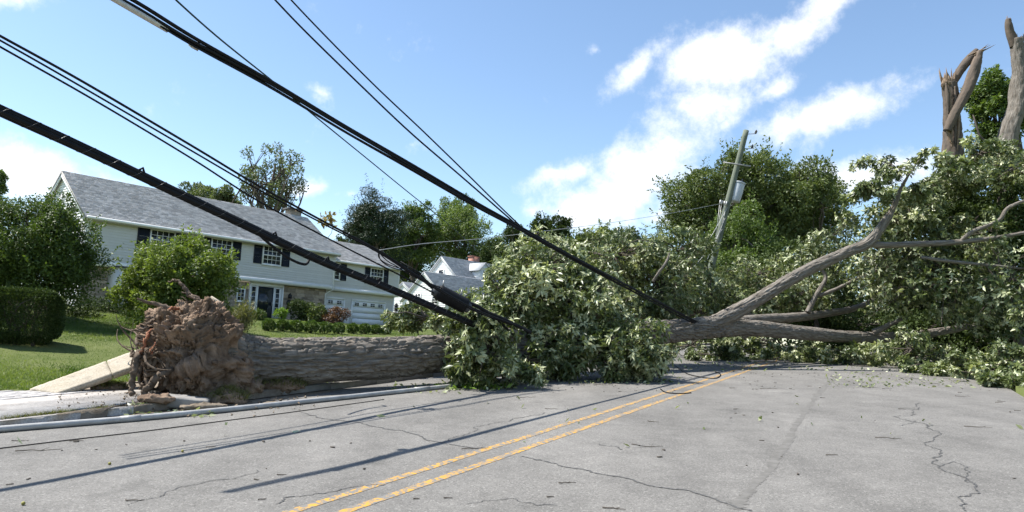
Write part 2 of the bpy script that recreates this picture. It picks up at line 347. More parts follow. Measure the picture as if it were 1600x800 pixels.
def on_ground(px, py, lift=0.):
    d = ray(px, py); k0 = 3.; 
    for k in np.arange(3, 160, .05):
        p = CAM + d * k
        s_, t_ = p[:2] @ RU, p[:2] @ RV
        g = zroad(s_) if TL <= t_ <= TR else gz_st(s_, t_)
        if p[2] <= g + lift: break
    return np.array([p[0], p[1], float(g) + lift])

def build_ground():
    ss = np.concatenate([[-260, -120, -60, -30, -15], np.arange(-10, 60, .8), [62, 66, 72, 80, 90, 105, 130, 170, 240, 340, 500]])
    tt = np.concatenate([[-500, -300, -180, -120, -90, -70, -60], np.arange(-52, -12.5, .8), [-12.4, -12.1, TL - .061, TL - .059, TL - .03], np.arange(-11, 2.4, 1.6), [TR + .03, TR + .059, TR + .061, 3.2, 3.8], np.arange(4.6, 22, 1.2), [26, 34, 50, 80, 130, 200, 320, 500]])
    S, T = np.meshgrid(ss, tt, indexing='ij'); Z = gz_st(S, T)
    Z = Z + np.where((T < -15.5) & (T > -60), (fbm(np.stack([S * .35, T * .35, S * 0], -1), 2) - .5) * .12, 0)
    X, Y = st2xy(S, T); V = np.stack([X, Y, Z], -1).reshape(-1, 3); n, m = S.shape
    i = np.arange(n - 1)[:, None] * m; j = np.arange(m - 1)[None]
    Q = np.stack([i + j, i + m + j, i + m + j + 1, i + j + 1], -1).reshape(-1, 4)[:, ::-1]
    link('ground', mesh_data('ground', V, [Q], M['lawn_ground'], smooth=False), None, 'structure')
    ss = np.concatenate([np.arange(-40, 60, 1.), np.arange(60, 200, 8)]); tt = np.linspace(TL, TR, 12)
    S, T = np.meshgrid(ss, tt, indexing='ij'); X, Y = st2xy(S, T); V = np.stack([X, Y, zroad(S)], -1).reshape(-1, 3); n, m = S.shape
    i = np.arange(n - 1)[:, None] * m; j = np.arange(m - 1)[None]
    Q = np.stack([i + j, i + m + j, i + m + j + 1, i + j + 1], -1).reshape(-1, 4)[:, ::-1]
    return link('road', mesh_data('road', V, [Q], M['asphalt']), None, 'structure')
road = build_ground()

def strip(name, pts_st, width, m, parent, lift, kind=None):
    P = np.asarray(pts_st, float); T = nrm(np.gradient(P, axis=0)); Nn = np.stack([-T[:, 1], T[:, 0]], -1); w = np.broadcast_to(np.asarray(width, float), (len(P),))[:, None] / 2
    A, B = P + Nn * w, P - Nn * w
    V = []
    for q in (A, B):
        x, y = st2xy(q[:, 0], q[:, 1]); V.append(np.stack([x, y, zroad(q[:, 0]) + lift], -1))
    n = len(P); V = np.concatenate(V); i = np.arange(n - 1)
    return link(name, mesh_data(name, V, [np.stack([i, i + n, i + n + 1, i + 1], -1)], m), parent, kind)
for t in (-4.95, -4.53):
    s = np.arange(-6, 60, .25); wob = (fbm(np.stack([s * .8, s * 0 + t, s * 0], -1), 2) - .5) * .03
    strip('yellow_line', np.stack([s, t + wob], -1), .125 + (fbm(np.stack([s * 3, s * 0 + t, s * 0 + 9], -1), 3) - .5) * .03, M['yellow'], road, .004)
def px2st(pts, lift=0):
    o = []
    for q in pts:
        p = on_ground(*q, lift); o.append([p[:2] @ RU, p[:2] @ RV])
    return np.array(o)
def crack(pts, w, jit, m='tar', lift=.006):
    P = px2st(pts); rr = np.random.default_rng(len(pts) * 7 + int(pts[0][0]))
    for k in range(5):
        mid = (P[1:] + P[:-1]) / 2; L = np.linalg.norm(P[1:] - P[:-1], axis=1, keepdims=True)
        mid = mid + rr.normal(size=mid.shape) * L * jit
        Q = np.empty((len(P) + len(mid), 2)); Q[::2] = P; Q[1::2] = mid; P = Q
        if len(P) > 260: break
    ww = w * (.25 + 1.1 * rr.random(len(P)) * fbm(np.stack([np.arange(len(P)) * .15] * 3, -1), 2))
    strip('crack' if m == 'tar' else 'paving_seam', P, ww, M[m], road, lift)
crack([(815, 714), (870, 726), (925, 740), (990, 752), (1060, 766), (1100, 776), (1150, 794), (1175, 800)], .045, .09)
crack([(1438, 630), (1430, 648), (1447, 668), (1458, 690), (1472, 712), (1466, 732), (1500, 745), (1526, 760), (1528, 772), (1498, 778), (1510, 800)], .032, .10)
crack([(1466, 730), (1490, 722), (1512, 744), (1526, 760)], .02, .1)
crack([(1310, 655), (1380, 664), (1410, 666), (1430, 658)], .02, .07)
crack([(470, 645), (510, 655), (560, 660), (610, 672), (660, 684), (690, 692), (745, 702)], .05, .1)
crack([(690, 692), (740, 670), (800, 655), (850, 645)], .03, .1)
crack([(430, 790), (480, 776), (540, 764), (600, 760)], .03, .12)
crack([(200, 790), (260, 770), (330, 752), (400, 735)], .02, .12)
crack([(1160, 600), (1230, 609), (1300, 612), (1360, 616)], .03, .1)
crack([(935, 695), (965, 699), (972, 703)], .03, .15)
crack([(730, 790), (800, 780), (870, 790)], .02, .15)
crack([(1308, 584), (1292, 600), (1270, 628), (1245, 662), (1215, 712), (1180, 755), (1146, 796)], .22, .01, 'seam', .003)

# ------------------------------------------------------------------ kerbs, apron, pavement slabs, pavers
def rot_road(): return np.array([[RU[0], RV[0], 0], [RU[1], RV[1], 0], [0, 0, 1]])
def kerb(t0, t1, s0, s1, gaps=()):
    root = link('kerb', None, None, 'structure'); s = s0; rr = random.Random(5)
    while s < s1:
        L = rr.uniform(1.1, 1.7)
        if not any(a < s + L / 2 < b for a, b in gaps):
            mb = MB(); z = float(zroad(s + L / 2)); dz = rr.uniform(-.015, .015); dt = rr.uniform(-.02, .02)
            sl = .05 * L / 2 if s < 38 else 0
            V = []
            for ds, zz in ((0, -sl), (L - .012, sl)):
                for (a, b) in ((t0 + dt, -.2), (t0 + dt, .138 + dz), (t0 + .025 + dt, .15 + dz), (t1 - .025 + dt, .15 + dz), (t1 + dt, .125 + dz), (t1 + dt, -.2)):
                    x, y = st2xy(s + ds, a); V.append([x, y, z + zz + b])
            Q = [[i, i + 6, (i + 1) % 6 + 6, (i + 1) % 6] for i in range(6)]
            mb.add(V, Q); mb.F3.append(np.array([[0, 1, 2], [0, 2, 3], [0, 3, 4], [0, 4, 5], [6, 8, 7], [6, 9, 8], [6, 10, 9], [6, 11, 10]]))
            mb.build('kerb_stone', M['kerb'], root)
        s += L
kerb(TL - .15, TL + .002, 11.5, 60)
kerb(TR - .002, TR + .15, 27, 50)

def sheet_poly(name, pts, thick, m, lift, parent=None, kind=None, jag=0., seed=1):
    """A slab with ragged outline lying on the ground: pts in photo pixels of its top edge."""
    P = np.array([on_ground(*q) for q in pts]); rr = np.random.default_rng(seed); Q = []
    for a, b in zip(P, np.roll(P, -1, 0)):
        n = 8 if jag else 1
        for k in range(n): Q.append(a + (b - a) * k / n + (rr.normal(size=3) * jag * (k > 0)))
    Q = np.array(Q)
    Q[:, 2] = [float(gz_st(p[:2] @ RU, min(p[:2] @ RV, TL - .1))) + lift for p in Q]
    c = Q.mean(0); c[2] = Q[:, 2].mean(); n = len(Q)
    V = np.concatenate([Q, Q - [0, 0, thick], [c]]); j = np.arange(n); k = (j + 1) % n
    mb = MB(); mb.add(V, np.stack([j, k, np.full(n, 2 * n)], -1)); mb.F4.append(np.stack([j, j + n, k + n, k], -1))
    return mb.build(name, m, parent, kind)
def sheet_st(name, st, thick, m, lift, kind, jag=.0, seed=1):
    rr = np.random.default_rng(seed); st = np.array(st, float); Q = []
    for a, b in zip(st, np.roll(st, -1, 0)):
        n = max(1, int(np.linalg.norm(b - a) / .25))
        for k in range(n): Q.append(a + (b - a) * k / n + rr.normal(size=2) * jag * (k > 0))
    Q = np.array(Q); X, Y = st2xy(Q[:, 0], Q[:, 1]); Z = gz_st(Q[:, 0], np.minimum(Q[:, 1], TL - .07)) + lift
    n = len(Q); T = np.stack([X, Y, Z], -1); c = T.mean(0); j = np.arange(n); k = (j + 1) % n
    cs = Q.mean(0); c = np.array([*st2xy(*cs), float(gz_st(cs[0], min(cs[1], TL - .07))) + lift])
    mb = MB(); mb.add(np.concatenate([T, T - [0, 0, thick], [c]]), np.stack([j, k, np.full(n, 2 * n)], -1)); mb.F4.append(np.stack([j, j + n, k + n, k], -1))
    return mb.build(name, m, None, kind)
sheet_st('driveway_apron', [(-6, -12.08), (-6, -14.5), (9.3, -14.5), (9.9, -13.6), (9.5, -13.0), (9.2, -12.4), (7.5, -12.1), (3, -12.08)], .16, M['apron'], .045, 'structure', .025)
sheet_st('kerb_strip', [(-6, -11.84), (-6, -12.03), (2, -12.05), (5.6, -12.02), (8.0, -12.05), (8.0, -11.84)], .2, M['apron'], .01, 'structure', .02, 3)
sheet_st('gutter_dirt', [(5.8, -11.6), (6.3, -11.84), (13.4, -11.84), (12.6, -11.5), (10.5, -11.35), (8.6, -11.45)], .25, M['dirt'], -.118, 'structure', .05, 6)
sheet_st('verge_soil', [(7.4, -12.15), (7.6, -15.6), (12.8, -15.7), (13.6, -14.0), (13.0, -12.05), (11.4, -11.86), (6.7, -11.86)], .25, M['dirt'], .02, 'structure', .05, 4)
def slab_thing(name, label, cat, N1, N2, F1, F2, thick, m):
    """A slab by the four corners of its top: near edge N1->N2, far edge F1->F2."""
    a = nrm(N2 - N1); w = nrm(F1 - N1 + F2 - N2); nn = nrm(np.cross(a, w))
    nx, ny = 24, 10; mb = MB(); V = []
    for lay in (0, 1):
        for i in range(nx + 1):
            for j in range(ny + 1):
                e = .006 * random.uniform(-1, 1) if i in (0, nx) or j in (0, ny) else .002 * random.uniform(-1, 1)
                V.append((N1 * (1 - i / nx) + N2 * i / nx) * (1 - j / ny) + (F1 * (1 - i / nx) + F2 * i / nx) * j / ny + (a + w) * e - nn * (thick * lay + (e if lay == 0 else 0)))
    V = np.array(V); m1 = ny + 1; o = (nx + 1) * m1; Q = []
    for i in range(nx):
        for j in range(ny):
            q = [i * m1 + j, (i + 1) * m1 + j, (i + 1) * m1 + j + 1, i * m1 + j + 1]; Q += [q, [x + o for x in q[::-1]]]
    for i in range(nx):
        for j, fl in ((0, 0), (ny, 1)):
            q = [i * m1 + j, i * m1 + j + o, (i + 1) * m1 + j + o, (i + 1) * m1 + j]; Q.append(q if not fl else q[::-1])
    for j in range(ny):
        for i, fl in ((0, 1), (nx, 0)):
            q = [i * m1 + j, i * m1 + j + o, i * m1 + j + 1 + o, i * m1 + j + 1]; Q.append(q if not fl else q[::-1])
    mb.add(V, Q); return tag(mb.build(name, m), label, cat)
SN1, SN2, SF1, SF2 = on_ground(88, 615, .05), at(204, 574, 15.0), at(46, 607.5, 14.35), at(204, 550, 15.75)
def lerp(a, b, t): return a + (b - a) * t
slab_thing('concrete_slab', 'long beige pavement slab tilted up, its low end on the apron', 'slab', SN1, lerp(SN1, SN2, .735), SF1, lerp(SF1, SF2, .735), .12, M['concrete'])
slab_thing('concrete_slab', 'short beige pavement slab lifted highest, wedged against the root plate', 'slab', lerp(SN1, SN2, .745), lerp(SN1, SN2, 1.06), lerp(SF1, SF2, .745), lerp(SF1, SF2, 1.06), .12, M['concrete'])

def pavers():
    root = link('paver_path', None, None, 'structure'); base = on_ground(-30, 592); rr = random.Random(2)
    me = MB().box(-.1, .1, -.05, .05, -.06, 0).data('paver', M['paver'])
    mes = [MB().box(-.145, .145, -.07, .07, -.06, 0, t).data('paver', M['paver']) for t in (.1, .5, .9)]
    for i in range(26):
        for j in range(9):
            s, t = 4.4 + i * .30 + (.15 if j % 2 else 0), -14.3 - j * .15
            if s > 8.7 - (j - 2) * .12 + (i % 2) * .05: continue
            x, y = st2xy(s, t); o = link('paver', mes[rr.randrange(3)], root)
            o.location = (x, y, gz(x, y) + .06 + rr.uniform(-.004, .004)); o.rotation_euler = (0, -math.atan(.05), math.atan2(RU[1], RU[0]) + rr.uniform(-.02, .02))
pavers()

# ------------------------------------------------------------------ grass
def blades(name, XY, h, w, m, parent=None, kind='stuff', Z=None, lean=.5, tn=None):
    n = len(XY); rr = np.random.default_rng(n)
    if Z is None: Z = gz_st(XY @ RU, XY @ RV)
    P = np.column_stack([XY, Z - .01]); a = rr.uniform(0, 2 * math.pi, n); H = h * rr.uniform(.5, 1.3, n)
    side = np.stack([np.cos(a), np.sin(a), 0 * a], -1) * (w * rr.uniform(.6, 1.3, n))[:, None] / 2
    le = np.stack([rr.normal(size=n), rr.normal(size=n), 0 * a], -1) * (H * lean)[:, None]
    V = np.stack([P - side, P + side, P + le + np.array([0, 0, 1]) * H[:, None]], 1).reshape(-1, 3)
    i = np.arange(n)[:, None] * 3 + np.arange(3)
    t = rr.random(n) if tn is None else np.clip(tn + rr.normal(size=n) * .18, 0, 1)
    return link(name, mesh_data(name, V, [i], m, None, {'tint': np.repeat(t, 3)}), parent, kind)
def lawn():
    n = 420000; rr = np.random.default_rng(5)
    Y = 13 + 34 * rr.random(n) ** 1.25; X = Y * rr.uniform(-.80, .06, n) 
    XY = np.stack([X, Y], -1); t = XY @ RV; s = XY @ RU
    k = (t < -12.15) & (t > -33) & ~((t > -15.75) & (s < 9.0) & (t > -15.7)) & ~((t > -15.6) & (s < 12.4) & (s >= 9)) & ~((s < 9.) & (t > -16.0) & (s < 8.2))
    XY = XY[k]; tn = fbm(np.column_stack([XY * .9, XY[:, 0] * 0]), 3)
    o = blades('grass', XY, .055, .02, M['grass'], tn=np.clip((tn - .36) * 3.2, 0, 1)); tag(o, 'mown green lawn rising towards the grey house', 'grass')
lawn()

# ------------------------------------------------------------------ leaves and trees
def leaf_arrays(P, D, L, W, rr, fold=.25, droop=0., nh=None):
    n = len(P); r = rr.normal(size=(n, 3)) if nh is None else nh + rr.normal(size=(n, 3)) * .12; S = nrm(np.cross(D, r)); Nn = np.cross(S, D)
    L = np.broadcast_to(L, (n,))[:, None]; W = np.broadcast_to(W, (n,))[:, None]
    mid = P + D * L * .45
    tip = P + D * L - np.array([0, 0, 1]) * L * droop
    V = np.stack([P, mid + S * W / 2 + Nn * W * fold, tip, mid - S * W / 2 + Nn * W * fold], 1).reshape(-1, 3)
    b = np.arange(n)[:, None] * 4
    F3 = np.stack([b + [0, 1, 2], b + [0, 2, 3]], 1).reshape(-1, 3)
    return V, F3
def rand_dir(n, rr): return nrm(rr.normal(size=(n, 3)))
def crown_lobes(c, r, n, frac, rr, flat=1., lumpy=.25, low=-1.):
    c, r = np.array(c, float), np.array(r, float); d = rand_dir(n * 3, rr); d = d[d[:, 2] > low][:n]
    rad = (.35 + .65 * rr.random(len(d)) ** .45) * (1 - lumpy + 2 * lumpy * vnoise(d * 2.3 + 7 + rr.random() * 50))
    R = frac * r.min() * rr.uniform(.65, 1.35, len(d))
    C = c + d * (r - R.mean() * .55) * rad[:, None]
    return C, np.stack([R, R, R * flat], -1)
def lobe_leaves(C, R, n, leaf, rr, upb=.35, aspect=.5, shell=.55, out=.6):
    w = (R[:, 0] ** 2); idx = rr.choice(len(C), n, p=w / w.sum())
    d = rand_dir(n, rr); d[:, 2] += upb * .6; d = nrm(d)
    rad = shell + (1 - shell) * rr.random(n) ** .6
    P = C[idx] + d * R[idx] * rad[:, None]
    D = nrm(d * out + rr.normal(size=(n, 3)) * .65 + [0, 0, -.12]); L = leaf * rr.uniform(.6, 1.35, n)
    V, F3 = leaf_arrays(P, D, L, L * aspect, rr, .2, 0., nrm(nrm(d + [0, 0, .55]) + rr.normal(size=(n, 3)) * .42))
    t = np.clip(rr.random(n) * .6 + .4 * rr.random(len(C))[idx], 0, 1)
    return V, F3, np.repeat(t, 4)
def limb(p0, p1, rr, n=6, sag=.12):
    t = np.linspace(0, 1, n)[:, None]; L = np.linalg.norm(np.array(p1) - p0)
    P = p0 + (np.array(p1) - p0) * t; k = np.sin(t * math.pi)
    P = P + k * rr.normal(size=3) * L * sag + rr.normal(size=(n, 3)) * L * .02 * k; P[:, 2:] += k * L * .05
    return P
def tree(name, label, cat, c, r, n, leaf, m, nl=40, frac=.3, seed=1, flat=1., trunk_r=None, base=None, bark='bark2', group=None, low=-.9, limbs=14, lumpy=.25, upb=.35, aspect=.5, part='crown', shell=.55, fork=.35, shoots=0):
    rr = np.random.default_rng(seed); c = np.array(c, float)
    b = np.array([c[0], c[1], gz(c[0], c[1])]) if base is None else np.array(base, float)
    root = thing(name, label, cat, b, 0, group)
    C, R = crown_lobes(c - b, r, nl, frac, rr, flat, lumpy, low)
    V, F3, T = lobe_leaves(C, R, n, leaf, rr, upb, aspect, shell)
    if shoots:                                           # long leafy shoots breaking the outline
        k = rr.choice(len(C), shoots); dz = nrm(nrm(C[k] - (c - b)) * .8 + rr.normal(size=(shoots, 3)) * .35 + [0, 0, .8]); sl = R[k, :1] * rr.uniform(.9, 2.0, (shoots, 1)); ns = 16
        tt = np.tile(np.linspace(.35, 1, ns), shoots)[:, None]; P_ = np.repeat(C[k], ns, 0) + np.repeat(dz * sl, ns, 0) * tt + rr.normal(size=(shoots * ns, 3)) * leaf * .18
        D_ = nrm(np.repeat(dz, ns, 0) * .5 + rr.normal(size=(shoots * ns, 3)) * .7 + [0, 0, -.25]); L_ = leaf * rr.uniform(.8, 1.5, shoots * ns)
        V2, F2 = leaf_arrays(P_, D_, L_, L_ * aspect, rr); F3 = np.concatenate([F3, F2 + len(V)]); V = np.concatenate([V, V2]); T = np.concatenate([T, np.repeat(np.clip(.55 + .45 * rr.random(shoots * ns), 0, 1), 4)])
    link(part, mesh_data(part, V, [F3], m, None, {'tint': T}), root)
    tr = trunk_r or .022 * (c[2] + r[2] - b[2])
    mb = MB(); top = np.array([(c - b)[0], (c - b)[1], (c - b)[2] + r[2] * .45]); P = limb(np.array([0, 0, -.15]), top, rr, 9, .03)
    rad = tr * np.linspace(1.15, .3, 9); rad[0] *= 1.3; mb.tube(P, rad, 9, wob=.12)
    for k in rr.choice(len(C), min(limbs, len(C)), replace=False):
        t0 = rr.uniform(fork, .95); i = t0 * 8; p0 = P[int(i)] + (P[min(int(i) + 1, 8)] - P[int(i)]) * (i % 1)
        if C[k][2] < p0[2] * .75: p0 = P[3]
        Q = limb(p0, C[k], rr, 6, .1); mb.tube(Q, tr * .42 * np.linspace(1, .25, 6), 6)
        for e in range(3): mb.tube(limb(Q[3 + e % 2], C[k] + rand_dir(1, rr)[0] * R[k] * .9, rr, 4), tr * .12 * np.linspace(1, .3, 4), 4)
    mb.build('trunk' if part == 'crown' else 'stem', M[bark], root, smooth=True)
    return root
def tree_px(name, label, cat, px, py, rx, ry, Y, n, leaf, m, depth=None, **kw):
    c = at(px, py, Y); a, b = rx * Y / F, ry * Y / F
    return tree(name, label, cat, c, (a, depth or a * .85, b), n, leaf, M[m], **kw)

# far row, left to right
tree_px('bare_tree', 'thin-leaved tree with bare dark branches rising behind the chimney', 'tree', 428, 284, 62, 62, 64, 5200, .24, 'leaf_grey', nl=42, frac=.2, seed=3, limbs=40, shell=.2, fork=.2, trunk_r=.3, base=(*at(428, 288, 64)[:2], 2.7))
tree_px('grey_tree', 'greyish tree top peeping over the left half of the grey roof', 'tree', 300, 318, 40, 34, 72, 9000, .26, 'leaf_grey', nl=24, frac=.3, seed=4)
tree_px('grey_tree', 'greyish tree top just left of the thin-leaved tree behind the roof', 'tree', 357, 325, 34, 36, 70, 9000, .26, 'leaf_grey', nl=24, frac=.3, seed=5)
tree_px('far_tree', 'loose tree at the far left edge beyond the leafy bush', 'tree', -12, 295, 24, 36, 48, 4000, .2, 'leaf_mid', nl=18, frac=.3, seed=6)
tree_px('pine_tree', 'dark evergreen with layered boughs behind the garage wing', 'tree', 590, 358, 54, 66, 104, 46000, .3, 'leaf_pine', nl=90, frac=.34, flat=.45, seed=7, shoots=160, aspect=.3)
tree_px('slim_tree', 'slim half-open tree between the dark evergreen and the round tree', 'tree', 652, 368, 40, 56, 112, 17000, .3, 'leaf_mid', nl=30, frac=.3, seed=8, shoots=160, limbs=20)
tree_px('round_tree', 'rounded light green tree rising behind the small white house', 'tree', 724, 382, 64, 54, 118, 34000, .3, 'leaf_round', nl=60, frac=.3, seed=9, lumpy=.2, shoots=300)
tree_px('broad_tree', 'broad mid green tree low behind the right end of the garage roof', 'tree', 632, 408, 46, 44, 122, 16000, .34, 'leaf_mid', nl=40, frac=.32, seed=108, shoots=160)
tree_px('broad_tree', 'dark broad tree low behind the dark evergreen', 'tree', 556, 392, 36, 40, 116, 12000, .34, 'leaf_dark', nl=34, frac=.32, seed=109, shoots=160)
tree_px('broad_tree', 'mid green tree between the rounded tree and the wires', 'tree', 850, 412, 60, 34, 112, 12000, .34, 'leaf_round', nl=34, frac=.32, seed=110, shoots=160)
tree_px('hazy_tree', 'distant bluish green tree showing over the rounded tree', 'tree', 716, 326, 37, 26, 150, 9000, .36, 'leaf_mid', nl=26, frac=.3, seed=10)
tree_px('maple_tree', 'dark dull green tree right of the rounded tree', 'tree', 800, 396, 46, 48, 106, 18000, .3, 'leaf_dark', nl=40, frac=.3, seed=12, shoots=160)
tree_px('fir_tree', 'pointed dark tree showing just below the wires', 'tree', 856, 372, 34, 38, 92, 11000, .3, 'leaf_dark', nl=36, frac=.3, flat=.6, seed=13, shoots=160)
tree_px('oak_tree', 'low dark tree between the wires and the big oak', 'tree', 940, 400, 70, 44, 80, 18000, .3, 'leaf_oak', nl=40, frac=.3, seed=14, shoots=160)
tree_px('oak_tree', 'big spreading dark oak behind the leaning pole', 'tree', 1172, 330, 158, 86, 66, 80000, .27, 'leaf_oak', nl=85, frac=.30, seed=15, limbs=60, lumpy=.3, shoots=500, trunk_r=.55, shell=.6, fork=.25)
tree_px('young_tree', 'fresh green tree right at the foot of the leaning pole', 'tree', 1150, 395, 62, 70, 54, 20000, .2, 'leaf_mid', nl=40, frac=.34, seed=16, shoots=160)
# woodland along the right and behind the fallen crown
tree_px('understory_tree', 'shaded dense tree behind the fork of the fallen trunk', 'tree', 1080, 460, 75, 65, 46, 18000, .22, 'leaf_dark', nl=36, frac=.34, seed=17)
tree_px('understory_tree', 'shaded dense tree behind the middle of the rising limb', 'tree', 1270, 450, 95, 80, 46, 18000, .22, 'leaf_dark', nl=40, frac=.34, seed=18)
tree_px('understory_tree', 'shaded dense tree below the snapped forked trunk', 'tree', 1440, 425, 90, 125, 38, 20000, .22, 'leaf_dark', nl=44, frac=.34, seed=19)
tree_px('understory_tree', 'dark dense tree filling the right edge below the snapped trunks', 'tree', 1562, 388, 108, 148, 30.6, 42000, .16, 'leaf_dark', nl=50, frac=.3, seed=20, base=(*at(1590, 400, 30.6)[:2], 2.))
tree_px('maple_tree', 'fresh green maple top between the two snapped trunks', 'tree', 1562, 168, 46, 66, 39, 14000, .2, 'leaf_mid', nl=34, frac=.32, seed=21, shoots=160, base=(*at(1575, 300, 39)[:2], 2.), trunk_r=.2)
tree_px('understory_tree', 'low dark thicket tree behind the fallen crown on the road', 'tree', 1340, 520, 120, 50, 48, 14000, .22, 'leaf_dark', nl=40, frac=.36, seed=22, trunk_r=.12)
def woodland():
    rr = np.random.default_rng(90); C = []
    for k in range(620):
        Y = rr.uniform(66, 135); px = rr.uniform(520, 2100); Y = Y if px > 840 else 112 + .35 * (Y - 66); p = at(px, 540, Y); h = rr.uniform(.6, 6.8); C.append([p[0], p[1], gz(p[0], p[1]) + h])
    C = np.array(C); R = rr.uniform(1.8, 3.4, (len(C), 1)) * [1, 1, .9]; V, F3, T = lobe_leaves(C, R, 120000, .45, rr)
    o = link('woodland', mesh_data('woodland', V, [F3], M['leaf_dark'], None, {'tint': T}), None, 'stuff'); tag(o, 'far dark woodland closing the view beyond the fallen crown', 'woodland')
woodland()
tree_px('understory_tree', 'low shaded thicket at the right edge behind the leaves on the kerb', 'tree', 1520, 525, 120, 52, 35, 16000, .2, 'leaf_dark', nl=50, frac=.34, seed=122, trunk_r=.1)
# garden
tree_px('leafy_bush', 'tall leafy bush at the left edge covering the house corner', 'bush', 48, 402, 90, 104, 25, 60000, .10, 'leaf_bush', nl=120, frac=.27, seed=23, trunk_r=.1, depth=1.9, lumpy=.3, shoots=260)
tree_px('ornamental_tree', 'bushy light green garden tree just behind the root plate', 'tree', 284, 440, 90, 74, 28, 34000, .125, 'leaf_orn', nl=80, frac=.24, seed=24, trunk_r=.09, depth=1.9, lumpy=.34, shoots=300)
def hedge_block():
    A = on_ground(38, 540); rr = np.random.default_rng(31); root = thing('clipped_hedge', 'box-clipped hedge at the left edge of the lawn, its shade put into the leaf colour', 'hedge', A, math.atan2(RU[1], RU[0]) - .5)
    n = 44000; u = rr.uniform(-1, 1, (n, 3)); ax = rr.integers(0, 3, n); u[np.arange(n), ax] = np.sign(u[np.arange(n), ax]) * np.where(rr.random(n) < .5, rr.uniform(.86, 1.02, n), rr.uniform(.55, .9, n))
    hs = np.array([.95, .8, .78]); u = u * (1 - .26 * np.max(np.sort(np.abs(u), 1)[:, 1:2], 1, keepdims=True) ** 4)
    P = u * hs + [-.1, .2, .82]; D = nrm(u + rr.normal(size=(n, 3)) * .7); L = .055 * rr.uniform(.6, 1.3, n)
    V, F3 = leaf_arrays(P, D, L, L * .55, rr); link('foliage', mesh_data('foliage', V, [F3], M['leaf_dark'], None, {'tint': np.repeat(rr.random(n), 4)}), root)  # dark leaf material all over puts the hedge's shade into its colour
    mb = MB()
    for k in range(14): mb.tube(limb(np.array([rr.uniform(-.6, .5), rr.uniform(-.3, .6), 0]), np.array([rr.uniform(-.8, .7), rr.uniform(-.4, .8), 1.3]), rr), np.linspace(.03, .01, 6), 5)
    mb.build('stem', M['bark2'], root)
hedge_block()
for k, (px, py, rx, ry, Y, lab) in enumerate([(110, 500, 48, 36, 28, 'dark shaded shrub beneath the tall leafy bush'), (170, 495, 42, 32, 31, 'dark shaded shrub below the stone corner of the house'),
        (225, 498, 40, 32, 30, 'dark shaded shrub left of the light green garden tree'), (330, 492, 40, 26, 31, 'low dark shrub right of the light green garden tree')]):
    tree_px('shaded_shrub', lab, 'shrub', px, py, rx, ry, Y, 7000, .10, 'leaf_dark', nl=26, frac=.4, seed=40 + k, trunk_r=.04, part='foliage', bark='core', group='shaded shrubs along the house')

# ------------------------------------------------------------------ the grey house
HA = at(137, 335, 37.); HZ = float(HA[2] - 5.25); HAZ = math.radians(39.486)
HE1 = np.array([math.sin(HAZ), math.cos(HAZ), 0]); HE2 = np.array([-math.cos(HAZ), math.sin(HAZ), 0])
def siding_rows(mb, a, b, z0, z1, nvec, h=.15, clip=None, lip=.032):
    """lap boards from plan point a to b; nvec outward; clip(z)->(f0,f1) fractions kept."""
    a, b, nv = np.array([*a, 0.]), np.array([*b, 0.]), np.array([*nvec, 0.]); z = z0
    while z < z1 - .01:
        zt = min(z + h, z1); f = (0, 1) if clip is None else clip(z); g = f if clip is None else clip(zt)
        if f[1] > f[0]:
            p = [a + (b - a) * f[0], a + (b - a) * f[1], a + (b - a) * g[1], a + (b - a) * g[0]]
            up_ = lambda q, zz, o: q + nv * o + [0, 0, zz]
            mb.quad(up_(p[0], z, lip), up_(p[1], z, lip), up_(p[2], zt, 0), up_(p[3], zt, 0)); mb.quad(up_(p[0], z, 0), up_(p[1], z, 0), up_(p[1], z, lip), up_(p[0], z, lip))
        z = zt
def window(root, x0, x1, z0, z1, y, nx, ny, name='window', dbl=True, fw_=.07):
    mb = MB(); o = y - .055
    mb.box(x0 - fw_, x0, o, y + .01, z0 - fw_, z1 + fw_); mb.box(x1, x1 + fw_, o, y + .01, z0 - fw_, z1 + fw_); mb.box(x0, x1, o, y + .01, z1, z1 + fw_); mb.box(x0, x1, o, y + .01, z0 - fw_, z0)
    w = mb.build(name, M['trim'], root)
    MB().box(x0 - fw_ - .03, x1 + fw_ + .03, o - .05, y, z0 - fw_ - .05, z0 - fw_ - .002).build('sill', M['trim'], w)
    MB().box(x0, x1, y - .022, y - .016, z0, z1).build('pane', M['glass'], w)
    mb = MB(); t = .012
    for i in range(1, nx): x = x0 + (x1 - x0) * i / nx; mb.box(x - t, x + t, y - .036, y - .023, z0, z1)
    for j in range(1, ny): z = z0 + (z1 - z0) * j / ny; tt = t * (2.2 if dbl and j == ny // 2 else 1); mb.box(x0, x1, y - .040 if tt > t else y - .0345, y - .0235, z - tt, z + tt)
    mb.build('muntins', M['trim'], w); return w
def shutter(root, x0, x1, z0, z1, y):
    mb = MB(); o = y - .045; mb.box(x0, x0 + .06, o, y, z0, z1); mb.box(x1 - .06, x1, o, y, z0, z1)
    for a, b in ((z0, z0 + .08), (z1 - .08, z1), ((z0 + z1) / 2 - .04, (z0 + z1) / 2 + .04)): mb.box(x0 + .06, x1 - .06, o + .002, y, a, b)
    z = z0 + .1
    while z < z1 - .12:
        if abs(z - (z0 + z1) / 2) > .06: mb.quad([x0 + .06, o + .004, z], [x1 - .06, o + .004, z], [x1 - .06, y - .012, z + .05], [x0 + .06, y - .012, z + .05])
        z += .055
    mb.box(x0 + .06, x1 - .06, y - .01, y - .004, z0 + .08, z1 - .08); return mb.build('shutter', M['navy'], root)
